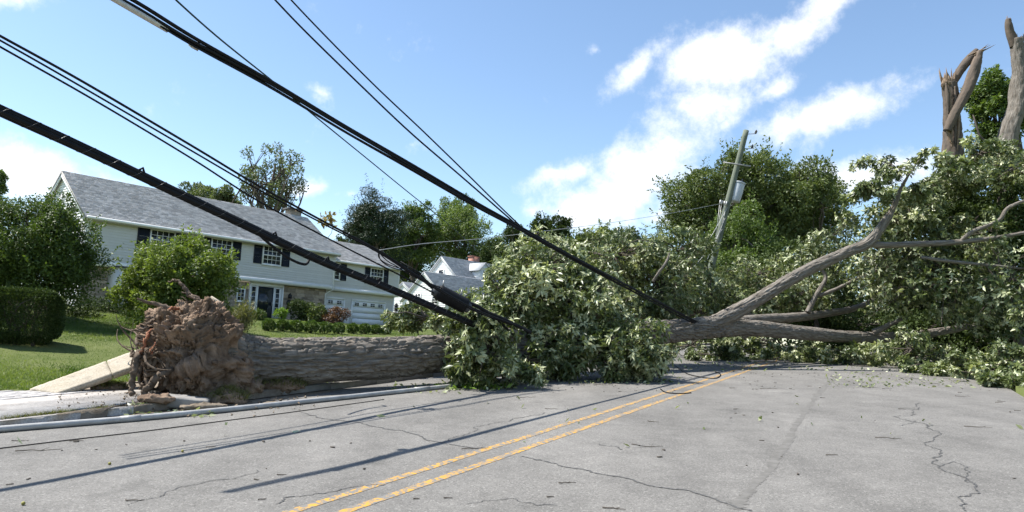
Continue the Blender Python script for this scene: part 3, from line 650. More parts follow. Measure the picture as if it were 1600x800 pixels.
def roof_plane(root, x0, x1, e, r, m, h=.16, tab=.32, rows=None, thick=.14, overlap=0, name='roof', xr=None):
    """e=(y,z) eave, r=(y,z) ridge; xr=(x0,x1) at ridge for clipped planes."""
    e, r = np.array(e, float), np.array(r, float); L = np.linalg.norm(r - e); d = (r - e) / L; nn = np.array([-d[1], d[0]]); nn = nn if nn[1] > 0 else -nn
    xr = xr or (x0, x1)
    mb = MB(); P = [[x0, *e], [x1, *e], [xr[1], *r], [xr[0], *r]]; mb.poly(P, (0, *(-nn * thick)))
    ro = mb.build(name, m, root)
    sh = MB(); k = 0; s = 0.; rr = random.Random(int(L * 100))
    while s < L - .02:
        s1 = min(s + h, L); f = s / L; a, b = x0 + (xr[0] - x0) * f, x1 + (xr[1] - x1) * f; x = a - rr.uniform(0, tab)
        while x < b:
            w = tab * rr.uniform(.75, 1.25); xa, xb = max(x, a), min(x + w - .008, b); x += w
            if xb - xa < .03: continue
            t = rr.uniform(.012, .024); q0 = e + d * s + nn * t; q1 = e + d * s1 + nn * .004; q00 = e + d * s + nn * .001
            V = [[xa, *q00], [xb, *q00], [xb, *q0], [xa, *q0], [xb, *q1], [xa, *q1]]
            sh.add(V, [[0, 1, 2, 3], [3, 2, 4, 5]], None, rr.random())
        s = s1
    sh.build('shingles', m, ro, 'stuff'); return ro
def grey_house():
    H = thing('house', 'grey clapboard two-storey house with navy shutters and stone ground floor', 'house', (HA[0], HA[1], HZ), math.pi / 2 - HAZ)
    g = -.6                                             # foundations start below grade
    # upper storey
    mb = MB(); mb.box(.02, 15.98, .02, 7.98, 2.68, 5.35); mb.poly([[.02, .02, 5.3], [.02, 7.98, 5.3], [.02, 4, 8.0]], (15.96, 0, 0)); mb.box(.22, 15.8, .47, 7.9, g, 2.66)
    mb.build('wall', M['siding'], H)
    mb = MB(); siding_rows(mb, (0, 0), (16, 0), 2.86, 5.2, (0, -1)); mb.build('siding', M['siding'], H, 'stuff')
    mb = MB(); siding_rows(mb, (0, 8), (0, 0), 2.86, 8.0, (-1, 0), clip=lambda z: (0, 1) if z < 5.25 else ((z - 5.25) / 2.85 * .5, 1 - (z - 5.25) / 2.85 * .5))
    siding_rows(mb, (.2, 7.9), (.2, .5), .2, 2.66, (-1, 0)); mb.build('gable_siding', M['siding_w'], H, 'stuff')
    mb = MB(); mb.box(-.05, 16.03, -.06, .0, 2.62, 2.86); mb.box(-.06, .0, .0, 8, 2.62, 2.86); mb.box(-.04, 16.02, -.02, .5, 2.60, 2.64); mb.build('belt_board', M['trim'], H)
    for x in (0, 15.9): MB().box(x - .02, x + .11, -.028, .1, 2.86, 5.2).build('corner_board', M['trim'], H)
    MB().box(-.15, 16.12, -.42, -.02, 5.02, 5.10).build('soffit', M['trim'], H)
    mb = MB(); mb.box(-.15, 16.14, -.48, -.40, 5.00, 5.14); mb.build('gutter', M['trim'], H)
    mb = MB(); mb.tube([[.06, -.40, 5.0], [.06, -.08, 4.75], [.06, -.08, 2.95], [.06, -.08, 2.6], [.12, .40, 2.3], [.12, .40, .1]], .045, 8); mb.build('downspout', M['trim'], H)
    mb = MB(); mb.tube([[15.95, -.40, 5.0], [15.95, -.08, 4.75], [15.95, -.08, 2.6], [15.7, .38, 2.3], [15.7, .38, .1]], .045, 8); mb.build('downspout', M['trim'], H)
    sl = 2.85 / 4.
    roof_plane(H, -.22, 16.2, (-.45, 5.25 - .45 * sl + .1), (4, 8.12), M['shingle']); roof_plane(H, -.22, 16.2, (8.45, 5.25 - .45 * sl + .1), (4.002, 8.119), M['shingle'], h=.5, tab=1)
    for ye in (-.45, 8.45):                              # rake boards
        z = 5.25 - .45 * sl; MB().poly([[-.2, ye, z - .06], [-.2, 4, 7.94], [-.2, 4, 7.76], [-.2, ye, z - .22]], (.05, 0, 0)).build('rake_board', M['trim'], H)
    vw = MB().box(-.03, .02, 3.55, 4.35, 5.9, 6.75).build('louvre_vent', M['trim'], H)
    for k in range(8): MB().box(-.045, -.031, 3.62, 4.28, 5.97 + k * .09, 6.02 + k * .09).build('slat', M['siding_w'], vw)
    for a, b, c, d in ((2.61, 3.26, 4.74, 5.34), (6.28, 6.87, 8.29, 8.87)):
        shutter(H, a, b, 3.82, 5.02, 0 - .02); shutter(H, c, d, 3.82, 5.02, -.02); window(H, b + .1, c - .1, 3.86, 4.92, -.02, 4, 4)
    shutter(H, 9.75, 10.32, 3.78, 5.0, -.02); shutter(H, 11.78, 12.36, 3.78, 5.0, -.02); window(H, 10.44, 11.66, 3.84, 4.94, -.02, 4, 4)
    # ground floor
    sw = MB().box(.24, 15.78, .455, .52, g, 2.6).build('stone_wall', M['mortar'], H); rr = random.Random(8)
    mes = [MB().box(-.5, .5, -.5, .5, -.5, .5, t).data('stone', M['stone']) for t in (0, .15, .3, .45, .6, .75, .9, 1.)]
    for (xa, xb) in ((.26, 1.5), (8.2, 9.88), (12.36, 15.76)):
        z = .1
        while z < 2.5:
            hh = min(rr.choice((.16, .22, .28)), 2.56 - z); x = xa
            while x < xb - .05:
                w = min(rr.uniform(.25, .7), xb - x)
                if not (9.0 < x + w / 2 < 9.72 and 1.2 < z + hh / 2 < 2.2):
                    o = link('stone', mes[rr.randrange(8)], sw); pr = rr.uniform(.02, .05)
                    o.location = (x + w / 2, .455 - pr / 2, z + hh / 2); o.scale = (w - .02, pr, hh - .02)
                x += w
            z += hh
    window(H, 9.14, 9.56, 1.37, 2.05, .42, 2, 3, dbl=False)
    bw = MB(); bw.poly([[1.5, .45, .3], [1.75, -.05, .3], [4.4, -.05, .3], [4.65, .45, .3]], (0, 0, 2.3)); bay = bw.build('bay', M['siding'], H)
    MB().poly([[1.4, .45, 2.6], [1.65, -.14, 2.6], [4.5, -.14, 2.6], [4.75, .45, 2.6]], (0, .12, .16)).build('bay_roof', M['slate_trim'], bay)
    window(bay, 2.0, 2.75, 1.15, 2.3, -.055, 2, 4); window(bay, 2.95, 4.2, 1.15, 2.3, -.055, 4, 4)
    # entrance
    en = MB(); en.box(9.9, 12.35, .40, .46, .2, 2.62); ent = en.build('door_surround', M['trim'], H)
    mb = MB(); mb.box(9.9, 9.98, .33, .40, .2, 2.6); mb.box(12.27, 12.35, .33, .40, .2, 2.6); mb.box(9.98, 12.27, .33, .40, 2.4, 2.6); mb.box(10.42, 10.5, .34, .40, .25, 2.4); mb.box(11.62, 11.7, .34, .40, .25, 2.4); mb.build('pilasters', M['trim'], ent)
    dr = MB().box(10.5, 11.62, .37, .398, .3, 2.36).build('door', M['navy'], H); MB().box(10.6, 11.52, .355, .368, .5, 2.26).build('pane', M['glass'], dr); MB().box(11.54, 11.575, .33, .355, 1.15, 1.4).build('handle', M['galv'], dr)
    for a in (10.06, 11.78):
        window(ent, a, a + .28, .75, 2.3, .405, 1, 5, 'sidelight', False, .03)
    MB().box(9.8, 12.45, -.5, .44, g, .22).build('step', M['kerb'], H)
    lm = MB(); lm.box(12.75, 12.95, .25, .41, 1.75, 2.0); lm.tube([[12.85, .33, 2.0], [12.85, .33, 2.12]], [.09, .01], 6); lm.build('wall_lantern', M['black_metal'], H)
    MB().tube([[12.85, .40, 1.45], [12.85, .36, 1.45]], .2, 14).build('wall_plaque', M['black_metal'], H); MB().box(14.2, 14.75, .38, .41, 1.48, 1.56).build('house_sign', M['slate_trim'], H)
    # chimney on the ridge
    ch = MB().box(14.75, 15.7, 4.05, 4.7, 7.4, 8.5).build('chimney', M['stone'], H); MB().box(14.6, 15.85, 3.9, 4.85, 8.5, 8.62).build('chimney_cap', M['slate_trim'], ch)
    # garage wing
    mb = MB(); mb.box(16.01, 22.58, .62, 8, 2.7, 4.95); mb.box(16.0, 22.5, 1.0, 7.9, g, 2.68); mb.poly([[16, .62, 4.9], [16, 8, 4.9], [16, 4.3, 6.66]], (6.58, 0, 0)); mb.build('wing_wall', M['siding'], H)
    mb = MB(); siding_rows(mb, (16.03, .6), (22.6, .6), 2.84, 4.86, (0, -1)); siding_rows(mb, (16, .98), (22.52, .98), .3, 2.6, (0, -1), lip=.02); mb.build('wing_siding', M['siding'], H, 'stuff')
    mb = MB(); mb.box(16.03, 22.65, .545, .6, 2.62, 2.84); mb.box(16.03, 22.62, .56, 1.02, 2.6, 2.63); mb.build('wing_belt_board', M['trim'], H)
    MB().box(22.5, 22.62, .575, .7, 2.84, 4.86).build('corner_board', M['trim'], H); MB().box(22.42, 22.54, .955, 1.1, .2, 2.6).build('corner_board', M['trim'], H)
    MB().box(16.2, 22.8, .14, .22, 4.62, 4.76).build('wing_gutter', M['trim'], H); MB().box(16.2, 22.8, .22, .6, 4.66, 4.73).build('wing_soffit', M['trim'], H)
    s2 = (6.7 - 4.87) / 3.7; roof_plane(H, 16.21, 22.85, (.18, 4.87 - .42 * s2 + .1), (4.3, 6.78), M['shingle']); roof_plane(H, 16.21, 22.85, (8.4, 4.87 - .42 * s2 + .1), (4.302, 6.779), M['shingle'], h=.5, tab=1)
    window(H, 16.12, 16.86, 3.42, 4.52, .58, 2, 4); shutter(H, 17.0, 17.5, 3.36, 4.58, .58)
    shutter(H, 19.2, 19.66, 3.36, 4.58, .58); shutter(H, 21.0, 21.46, 3.36, 4.58, .58); window(H, 19.77, 20.89, 3.42, 4.52, .58, 4, 4)
    for x0, x1 in ((16.2, 17.72), (18.55, 21.55)):
        ca = MB(); y = .965; ca.box(x0 - .12, x0, y - .05, y, .3, 2.0); ca.box(x1, x1 + .12, y - .05, y, .3, 2.0); ca.box(x0 - .12, x1 + .12, y - .052, y, 2.0, 2.14); gd = ca.build('garage_door', M['trim'], H)
        for j in range(4): MB().box(x0, x1, y - .02, y - .002, .32 + j * .42, .32 + (j + 1) * .42 - .012).build('panel', M['trim'], gd)
        nw = 4 if x1 - x0 > 2 else 2
        for k in range(nw):
            cx = x0 + (x1 - x0) * (k + .5) / nw; MB().box(cx - .19, cx + .19, y - .03, y - .021, 1.68, 1.9).build('pane', M['glass'], gd)
            q = MB(); q.box(cx - .012, cx + .012, y - .036, y - .031, 1.68, 1.9); q.box(cx - .19, cx + .19, y - .0355, y - .031, 1.78, 1.805); q.build('muntin', M['trim'], gd)
    return H
grey_house()
def hpt(x, y, z=0): p = np.array([HA[0], HA[1], HZ]) + HE1 * x + HE2 * y; return np.array([p[0], p[1], p[2] + z])

# foundation planting
def small_shrub(name, label, px, py, rx, ry, Y, n, leaf, m, seed, **kw):
    return tree_px(name, label, 'shrub', px, py, rx, ry, Y, n, leaf, m, nl=22, frac=.42, seed=seed, trunk_r=.03, part='foliage', bark='core', limbs=6, lumpy=.12, **kw)
small_shrub('clipped_shrub', 'dark green clipped shrub against the stone wall right of the door', 467, 488, 19, 20, 44, 3200, .12, 'leaf_dark', 60)
small_shrub('rhododendron', 'loose grey-green shrub between the clipped shrub and the red maple', 491, 492, 18, 19, 44, 2400, .15, 'leaf_oak', 61)
small_shrub('japanese_maple', 'low rust-red maple in front of the garage wing', 522, 496, 22, 16, 44, 3000, .11, 'leaf_red', 62)
small_shrub('lime_plant', 'bright lime green plant in a pot beside the door step', 440, 491, 10, 9, 42, 700, .13, 'leaf_lime', 63)
small_shrub('round_bush', 'light green bush beside the top of the root plate', 399, 499, 18, 15, 38, 2400, .1, 'leaf_bush', 64)
small_shrub('round_bush', 'green bush half hidden behind the root plate', 370, 498, 20, 18, 36, 2200, .11, 'leaf_box', 65)
ORD = ['first', 'second', 'third', 'fourth', 'fifth', 'sixth', 'seventh', 'eighth', 'ninth', 'tenth']
BALLS = [(420, 508, 11), (442, 509, 10.5), (463, 510, 11), (486, 511, 11.5), (508, 512, 11), (529, 513, 10.5), (551, 513.5, 9.5), (570, 514, 9.5), (588, 515, 9), (603, 516, 8)]
for k, (px, py, r) in enumerate(BALLS):
    gp = on_ground(px, py + r * .85); Y = gp[1]; c = at(px, py, Y); a = r * Y / F * .84
    rr = np.random.default_rng(70 + k); zb = c[2] - a * .95
    root = thing('boxwood_ball', ORD[k] + ' clipped boxwood ball from the left in the row edging the lawn', 'shrub', (c[0], c[1], zb), 0, 'boxwood balls edging the lawn')
    n = 1500; d = rand_dir(n, rr); d = d[d[:, 2] > -.75]; n = len(d); P = d * a * (.8 + .24 * rr.random(n))[:, None] * [1.06, 1.06, .95] * (1 + .18 * (vnoise(d * 2 + k) - .5))[:, None] + [0, 0, a * .95]
    L = .075 * rr.uniform(.6, 1.3, n); V, F3 = leaf_arrays(P, nrm(d + rr.normal(size=(n, 3)) * .6), L, L * .6, rr)
    link('foliage', mesh_data('foliage', V, [F3], M['leaf_box'], None, {'tint': np.repeat(rr.random(n), 4)}), root)
    mb = MB(); zg = gz(c[0], c[1]) - zb - .05
    for e in range(7): mb.tube(limb(np.array([0, 0, zg]), rand_dir(1, rr)[0] * a * .8 * [1, 1, .6] + [0, 0, a], rr), np.linspace(.025, .008, 6), 5)
    mb.build('stem', M['core'], root)

# ------------------------------------------------------------------ the small white house beyond
def white_house():
    Y0 = 86.; A = at(691, 401, Y0); az = math.radians(40); e1 = np.array([math.sin(az), math.cos(az), 0]); e2 = np.array([-math.cos(az), math.sin(az), 0])
    zg = float(A[2]) - 7.4; H = thing('white_house', 'small white clapboard house with pale grey roofs beyond the garage wing', 'house', (A[0], A[1], zg), math.pi / 2 - az)
    def block(x0, x1, yc, hw, ze, zr, nm, h=.19):
        mb = MB(); mb.box(x0 + .02, x1, yc - hw + .02, yc + hw - .02, -1.5, ze); mb.poly([[x0 + .02, yc - hw + .02, ze], [x0 + .02, yc + hw - .02, ze], [x0 + .02, yc, zr - .06]], (x1 - x0 - .02, 0, 0)); mb.build(nm, M['siding_w'], H)
        mb = MB(); siding_rows(mb, (x0, yc + hw), (x0, yc - hw), .2, zr - .1, (-1, 0), h, clip=lambda z: (0, 1) if z < ze else ((z - ze) / (zr - ze) * .5, 1 - (z - ze) / (zr - ze) * .5), lip=.04)
        siding_rows(mb, (x0, yc - hw), (x1, yc - hw), .2, ze - .05, (0, -1), h, lip=.03); mb.build('siding', M['siding_w'], H, 'stuff')
        sl = (zr - ze) / hw; o = .3
        ra = roof_plane(H, x0 - .2, x1 + .2, (yc - hw - o, ze - o * sl + .08), (yc, zr + .08), M['shingle2'], h=.22, tab=.4); roof_plane(H, x0 - .2, x1 + .2, (yc + hw + o, ze - o * sl + .08), (yc + .002, zr + .079), M['shingle2'], h=.6, tab=1.2)
        for s in (-1, 1): MB().poly([[x0 - .16, yc + s * (hw + o), ze - o * sl - .07], [x0 - .16, yc, zr - .07], [x0 - .16, yc, zr - .27], [x0 - .16, yc + s * (hw + o), ze - o * sl - .27]], (.06, 0, 0)).build('rake_board', M['trim'], H)
        return ra
    def gwin(x, yc, z0, w, h, nx=2, ny=4):                # window on a gable end (faces -x)
        mb = MB(); t = .09; x -= .05
        mb.box(x - .04, x + .02, yc - w / 2 - t, yc - w / 2, z0 - t, z0 + h + t); mb.box(x - .04, x + .02, yc + w / 2, yc + w / 2 + t, z0 - t, z0 + h + t); mb.box(x - .04, x + .02, yc - w / 2, yc + w / 2, z0 + h, z0 + h + t); mb.box(x - .05, x + .02, yc - w / 2, yc + w / 2, z0 - t, z0)
        wd = mb.build('window', M['trim'], H); MB().box(x - .01, x, yc - w / 2, yc + w / 2, z0, z0 + h).build('pane', M['glass'], wd)
        mb = MB()
        for i in range(1, nx): y = yc - w / 2 + w * i / nx; mb.box(x - .03, x - .012, y - .02, y + .02, z0, z0 + h)
        for j in range(1, ny): z = z0 + h * j / ny; mb.box(x - .028, x - .012, yc - w / 2, yc + w / 2, z - .02, z + .02)
        if mb.n: mb.build('muntins', M['trim'], wd)
    ra = block(0, 10, 0, 3.6, 4.0, 7.4, 'wall'); gwin(0, 0, 4.95, .8, .75, 1, 1)
    B = at(664, 425, 79.); p = np.array([B[0] - A[0], B[1] - A[1]]); bx, by = p @ e1[:2], p @ e2[:2]; bz = float(B[2]) - zg
    block(bx, bx + 9.5, by, 3.5, bz - 3.1, bz, 'front_wing_wall'); gwin(bx, by + .9, bz - 3.6, .8, 1.1); gwin(bx, by - 1.9, bz - 3.6, .8, 1.1)
    block(bx + 1.5, bx + 8, by + 5.2, 2.4, bz - 2.6, bz - .9, 'low_wing_wall'); gwin(bx + 1.5, by + 4.2, bz - 4.2, .7, .9)
    # dormer on the front slope
    dx0, dx1 = 3.4, 5.4; d = MB(); yf = -3.2; d.box(dx0, dx1, yf, -1.2, 4.2, 6.0); d.poly([[dx0, yf, 6.0], [dx1, yf, 6.0], [(dx0 + dx1) / 2, yf, 6.9]], (0, 2.2, 0)); dm = d.build('dormer', M['siding_w'], H)
    for s, xa in ((-1, dx0), (1, dx1)): xm = (dx0 + dx1) / 2; MB().poly([[xa + s * .2, yf - .15, 5.86], [xm, yf - .15, 6.95], [xm, -.6, 6.95], [xa + s * .2, -.6, 5.86]], (0, 0, .08)).build('dormer_roof', M['shingle2'], dm)
    window(dm, dx0 + .65, dx1 - .65, 4.7, 5.9, yf, 2, 4)
    ch = MB().box(5.6, 6.9, .1, .9, 6.2, 8.1).build('chimney', M['brick'], H); MB().box(5.52, 6.98, .02, .98, 8.1, 8.2).build('chimney_cap', M['brick'], ch)
white_house()
def garden_bits():
    b = on_ground(617, 517); t = thing('lamp_post', 'small black lantern post at the end of the boxwood row', 'lamp post', b)
    MB().tube([[0, 0, 0], [0, 0, 1.15]], [.045, .035], 8).build('post', M['black_metal'], t)
    m = MB(); m.box(-.11, .11, -.11, .11, 1.15, 1.18); m.box(-.12, .12, -.12, .12, 1.46, 1.49); m.tube([[0, 0, 1.49], [0, 0, 1.64]], [.13, .02], 4)
    for x in (-.1, .1):
        for y in (-.1, .1): m.box(x - .01, x + .01, y - .01, y + .01, 1.18, 1.46)
    m.build('lantern', M['black_metal'], t); MB().box(-.085, .085, -.085, .085, 1.182, 1.458).build('pane', M['glass'], t)
    b = on_ground(626, 514); t = thing('wheeled_bin', 'blue wheeled bin beside the garage wing', 'bin', b, .6)
    MB().poly([[-.26, -.26, .08], [.26, -.26, .08], [.26, .26, .08], [-.26, .26, .08]], (0, 0, .9)).build('bin_body', M['blue_plastic'], t); MB().box(-.3, .3, -.31, .31, .985, 1.05).build('lid', M['blue_plastic'], t)
    for x in (-.27, .27): MB().tube([[x - .03, .25, .1], [x + .03, .25, .1]], .1, 10).build('wheel', M['black_metal'], t)
garden_bits()

# ------------------------------------------------------------------ the fallen tree
def pxpath(pts, m=8):
    """pts rows: px, py, depth, radius -> smooth centre line and radii."""
    Q = smooth_path([[*at(a, b, d), r] for a, b, d, r in pts], m); return Q[:, :3], Q[:, 3]
def bark_tube(P, R, seg, amp, seed, dens, lumpy=.22):
    """tube with furrowed bark running along it."""
    L = np.concatenate([[0], np.cumsum(np.linalg.norm(np.diff(P, axis=0), axis=1))]); n = max(int(L[-1] * dens), 12); l = np.linspace(0, L[-1], n)
    P = np.stack([np.interp(l, L, P[:, i]) for i in range(3)], -1); R = np.interp(l, L, R)
    V, FF, U = tube_geo(P, R, seg, True, 0); n2 = n * seg
    th = np.tile(np.arange(seg) / seg * 2 * math.pi, n); ll = np.repeat(l, seg); rr_ = np.repeat(R, seg); C = np.repeat(P, seg, 0)
    q = np.stack([np.cos(th) * rr_, np.sin(th) * rr_, ll * .16], -1)
    wv = (fbm(q * 3 + [0, 0, 5], 2, seed + 9) - .5) * .5
    rid = np.abs(fbm(q * np.array([12.5, 12.5, 12.5]) + wv[:, None] * 2, 3, seed) * 2 - 1); rid = np.clip(rid * 4.2, 0, 1) ** .8
    cross = np.abs(fbm(np.stack([q[:, 0] * 5, q[:, 1] * 5, ll * 5], -1), 2, seed + 3) * 2 - 1); cross = np.clip(cross * 7, 0, 1)
    lump = fbm(np.stack([q[:, 0] * 2, q[:, 1] * 2, ll * .9], -1), 3, seed + 4) - .5
    d = amp * (rid * (.55 + .45 * cross) - .5) + lump * rr_ * lumpy
    V[:n2] = V[:n2] + nrm(V[:n2] - C) * d[:, None]
    return V, FF, U
fallen = thing('fallen_tree', 'huge uprooted tree lying right across the road with its crown in full leaf', 'tree', on_ground(300, 622))
FB = np.array(fallen.location)
def fpart(name, P, R, seg, amp, seed, dens, m='bark'):
    V, FF, U = bark_tube(P, R, seg, amp, seed, dens)
    return link(name, mesh_data(name, V - FB, list(FF), M[m], U, {'tint': np.full(len(V), .5)}, True), fallen)
P, R = pxpath([(318, 556, 15.1, .80), (345, 560, 15.3, .70), (385, 565, 15.7, .585), (450, 565, 16.2, .535), (550, 561, 17.1, .52), (700, 552, 18.8, .47), (860, 538, 21, .42), (1000, 522, 23.7, .385), (1070, 515, 25, .385), (1130, 511, 26, .37), (1165, 512, 26.6, .31)])
fpart('trunk', P, R * .95, 210, .09, 1, 48)
LIMBS = [
    [(1120, 510, 25.8, .34), (1180, 513, 26.8, .31), (1240, 519, 28, .285), (1320, 526, 29.2, .24), (1400, 527, 30, .21), (1470, 518, 31, .16), (1540, 505, 32.5, .10)],
    [(1095, 512, 25.4, .26), (1130, 498, 25.7, .30), (1180, 470, 25.9, .26), (1250, 428, 26, .235), (1320, 395, 26, .215), (1358, 378, 26, .20), (1384, 345, 25.9, .15), (1397, 322, 25.8, .10), (1410, 290, 25.6, .045), (1436, 250, 25.4, .018)],
    [(1352, 380, 26, .15), (1380, 383, 26, .125), (1440, 381, 25.8, .11), (1500, 378, 25.6, .095), (1560, 371, 25.4, .075), (1620, 360, 25.2, .05)],
    [(1125, 506, 26.2, .26), (1180, 500, 28, .22), (1240, 496, 29.5, .2), (1290, 490, 30.6, .17), (1340, 480, 31.6, .13), (1390, 455, 32.5, .08)],
    [(1262, 488, 29.8, .13), (1275, 462, 29.8, .10), (1290, 435, 29.8, .08), (1284, 420, 29.8, .05)],
    [(1280, 462, 29.8, .09), (1310, 450, 29.6, .075), (1345, 432, 29.2, .05)],
    [(1365, 520, 29.4, .15), (1385, 510, 29.2, .11), (1410, 498, 28.8, .07)],
    [(1500, 378, 25.6, .07), (1520, 362, 25.4, .075), (1560, 345, 25.2, .065), (1575, 325, 25.1, .06), (1610, 310, 25, .05)],
    [(1440, 402, 25.4, .05), (1480, 408, 25.3, .06), (1540, 414, 25.2, .05), (1600, 420, 25, .04)],
    [(900, 530, 21.6, .2), (880, 480, 22.5, .15), (850, 430, 23.5, .1), (835, 385, 24.2, .05)],
    [(830, 540, 20.6, .18), (800, 520, 19.6, .12), (770, 520, 18.7, .07), (745, 545, 18.0, .04)],
    [(940, 530, 22.3, .16), (960, 530, 21.2, .11), (985, 550, 20.4, .06)],
    [(1020, 440, 24.3, .05), (1030, 425, 24.2, .05), (1042, 408, 24.2, .04), (1046, 395, 24.3, .03)],
    [(1345, 524, 29.4, .09), (1352, 545, 29.2, .08), (1352, 568, 29.0, .06)]]
for k, pts in enumerate(LIMBS):
    P, R = pxpath(pts); fpart('limb', P, R * (.9 if k == 1 else .95), 72 if k < 2 else 24, .042 if k < 2 else .018, 20 + k, 30)

# crown: clusters of whorled leaves (px, py, depth m, half-width px, half-height px, half-depth m, whorls)
CL = [(758, 545, 17.9, 52, 58, .9, 560), (742, 500, 18.6, 42, 40, .9, 260), (800, 585, 18.3, 70, 20, .8, 220), (668, 497, 20.6, 58, 22, .8, 330), (625, 505, 21.5, 22, 14, .6, 90), (800, 470, 20.5, 60, 60, 1.3, 620),
      (850, 420, 22.5, 80, 58, 1.6, 900), (905, 475, 21.5, 85, 60, 1.5, 900), (955, 548, 20.4, 95, 44, 1.0, 820), (880, 560, 20.5, 60, 30, .9, 300), (1005, 560, 20.6, 45, 34, .8, 320),
      (960, 400, 26, 85, 45, 1.8, 800), (1030, 440, 27, 80, 62, 1.8, 900), (1060, 390, 30, 60, 40, 1.8, 420), (1110, 455, 30, 60, 42, 1.8, 560), (1180, 430, 32, 75, 40, 2, 640), (1270, 420, 33, 60, 50, 2, 520), (1230, 470, 31.5, 90, 34, 1.6, 620),
      (1130, 555, 31, 90, 16, 1.4, 420), (1240, 560, 31, 80, 18, 1.4, 460), (1340, 560, 29, 70, 22, 1.4, 420), (1300, 370, 31, 40, 40, 1.6, 240),
      (1390, 420, 28.5, 70, 75, 1.8, 900), (1480, 440, 27.5, 85, 80, 1.8, 1000), (1420, 340, 28, 60, 45, 1.5, 500), (1570, 450, 25.5, 60, 90, 1.6, 700), (1520, 345, 27, 50, 26, 1.2, 150), (1585, 262, 27.5, 45, 40, 1.3, 260), (1530, 240, 28.5, 40, 22, 1.0, 170), (1460, 290, 28, 30, 26, 1, 160), (865, 535, 20.3, 62, 36, .8, 340), (1000, 495, 26.5, 60, 24, 1, 300), (1090, 490, 29, 50, 22, 1, 240), (1490, 275, 28, 46, 32, 1.2, 420), (1465, 305, 29, 36, 40, 1.2, 300), (1496, 292, 30.5, 34, 34, 1.0, 300), (822, 562, 19.4, 42, 26, .7, 240), (715, 560, 18.1, 22, 36, .5, 140), (1560, 240, 29, 50, 24, 1.0, 260), (1540, 500, 27, 66, 32, 1.4, 230),
      (1425, 545, 27, 50, 34, 1.2, 300), (1545, 575, 22.8, 75, 22, .9, 420), (1470, 580, 25, 55, 12, .8, 260), (1590, 560, 21.5, 45, 30, .8, 260), (1510, 580, 24, 70, 14, .8, 260), (1560, 585, 21.5, 60, 18, .7, 300), (1585, 596, 20.0, 46, 12, .5, 200), (1625, 605, 19, 40, 16, .5, 150), (1600, 600, 19.4, 30, 14, .5, 170), (1230, 545, 34, 120, 22, 1.5, 500), (1420, 560, 31, 80, 28, 1.4, 420), (1080, 540, 33, 60, 22, 1.2, 260),
      (1400, 262, 25.5, 55, 24, .9, 190), (1370, 300, 25.6, 50, 20, .9, 170), (1425, 300, 25.3, 30, 20, .6, 90), (1445, 242, 25.4, 28, 12, .6, 40), (1345, 258, 26, 22, 10, .6, 24), (1335, 310, 27, 40, 25, 1, 70)]
def whorls():
    rr = np.random.default_rng(77); PP, DD, LL, PL, TN, NH = [], [], [], [], [], []; tw = MB()
    for (px, py, Y, rx, ry, dep, n) in CL:
        c = at(px, py, Y); r = np.array([rx * Y / F, dep, ry * Y / F]); big = n > 150; nl = max(7, n // 17); n = int(n * 1.7)
        C, RR = crown_lobes(c, r * 1.08, nl, .36, rr, .85, .26)
        w = RR[:, 0] ** 2; idx = rr.choice(len(C), n, p=w / w.sum()); d = rand_dir(n, rr); d[:, 2] += .15; d[:, 1] -= .1; d = nrm(d)
        P = C[idx] + d * RR[idx] * (.45 + .55 * rr.random(n) ** .6 + .5 * (rr.random(n) < .14) * rr.random(n))[:, None]
        g = gz_st(P[:, :2] @ RU, P[:, :2] @ RV) + .08; P[:, 2] = np.where(P[:, 2] < g, g + rr.random(n) * .12, P[:, 2])
        fl = (.75 + .6 * rr.random(len(C)) ** 2)[idx]; dr = np.zeros((n, 3)); dr[:, 2] = -(.7 * rr.random(len(C)) ** 2)[idx]
        ax = nrm(d * .9 + dr * .5 + rr.normal(size=(n, 3)) * .38 + [-.12, -.1, .22])
        for k in range(len(C)):
            if rr.random() < .75: tw.tube(limb(c + (C[k] - c) * .1, C[k] + rr.normal(size=3) * RR[k] * .5, rr, 6, .08), np.linspace(.03, .008, 6), 5)
        for k in range(0, n, 5): tw.tube([C[idx[k]] + (P[k] - C[idx[k]]) * .2 + rr.normal(size=3) * .05, (C[idx[k]] * .4 + P[k] * .6) + rr.normal(size=3) * .04, P[k]], [.011, .008, .004], 3, False)
        pal = rr.random(n) < (.85 * rr.random(len(C)) ** 2.0)[idx]; tn = rr.random(n) * .4 + .6 * rr.random(len(C))[idx] ** 1.3
        for k in range(6):
            a = rr.uniform(.85, 1.45, n)[:, None]; s = nrm(np.cross(ax, rr.normal(size=(n, 3)))); D = nrm(ax * np.cos(a) + s * np.sin(a) + dr * .8 + [0, 0, -.12]); NH.append(ax + rr.normal(size=(n, 3)) * .22)
            PP.append(P + rr.normal(size=(n, 3)) * .012); DD.append(D); LL.append(rr.uniform(.09, .24, n) * fl); PL.append(np.clip(pal * rr.uniform(.5, 1.1, n) + .12 * rr.random(n), 0, 1)); TN.append(np.clip(tn + rr.normal(size=n) * .1, 0, 1))
    return np.concatenate(PP), np.concatenate(DD), np.concatenate(LL), np.concatenate(PL), np.concatenate(TN), np.concatenate(NH), tw
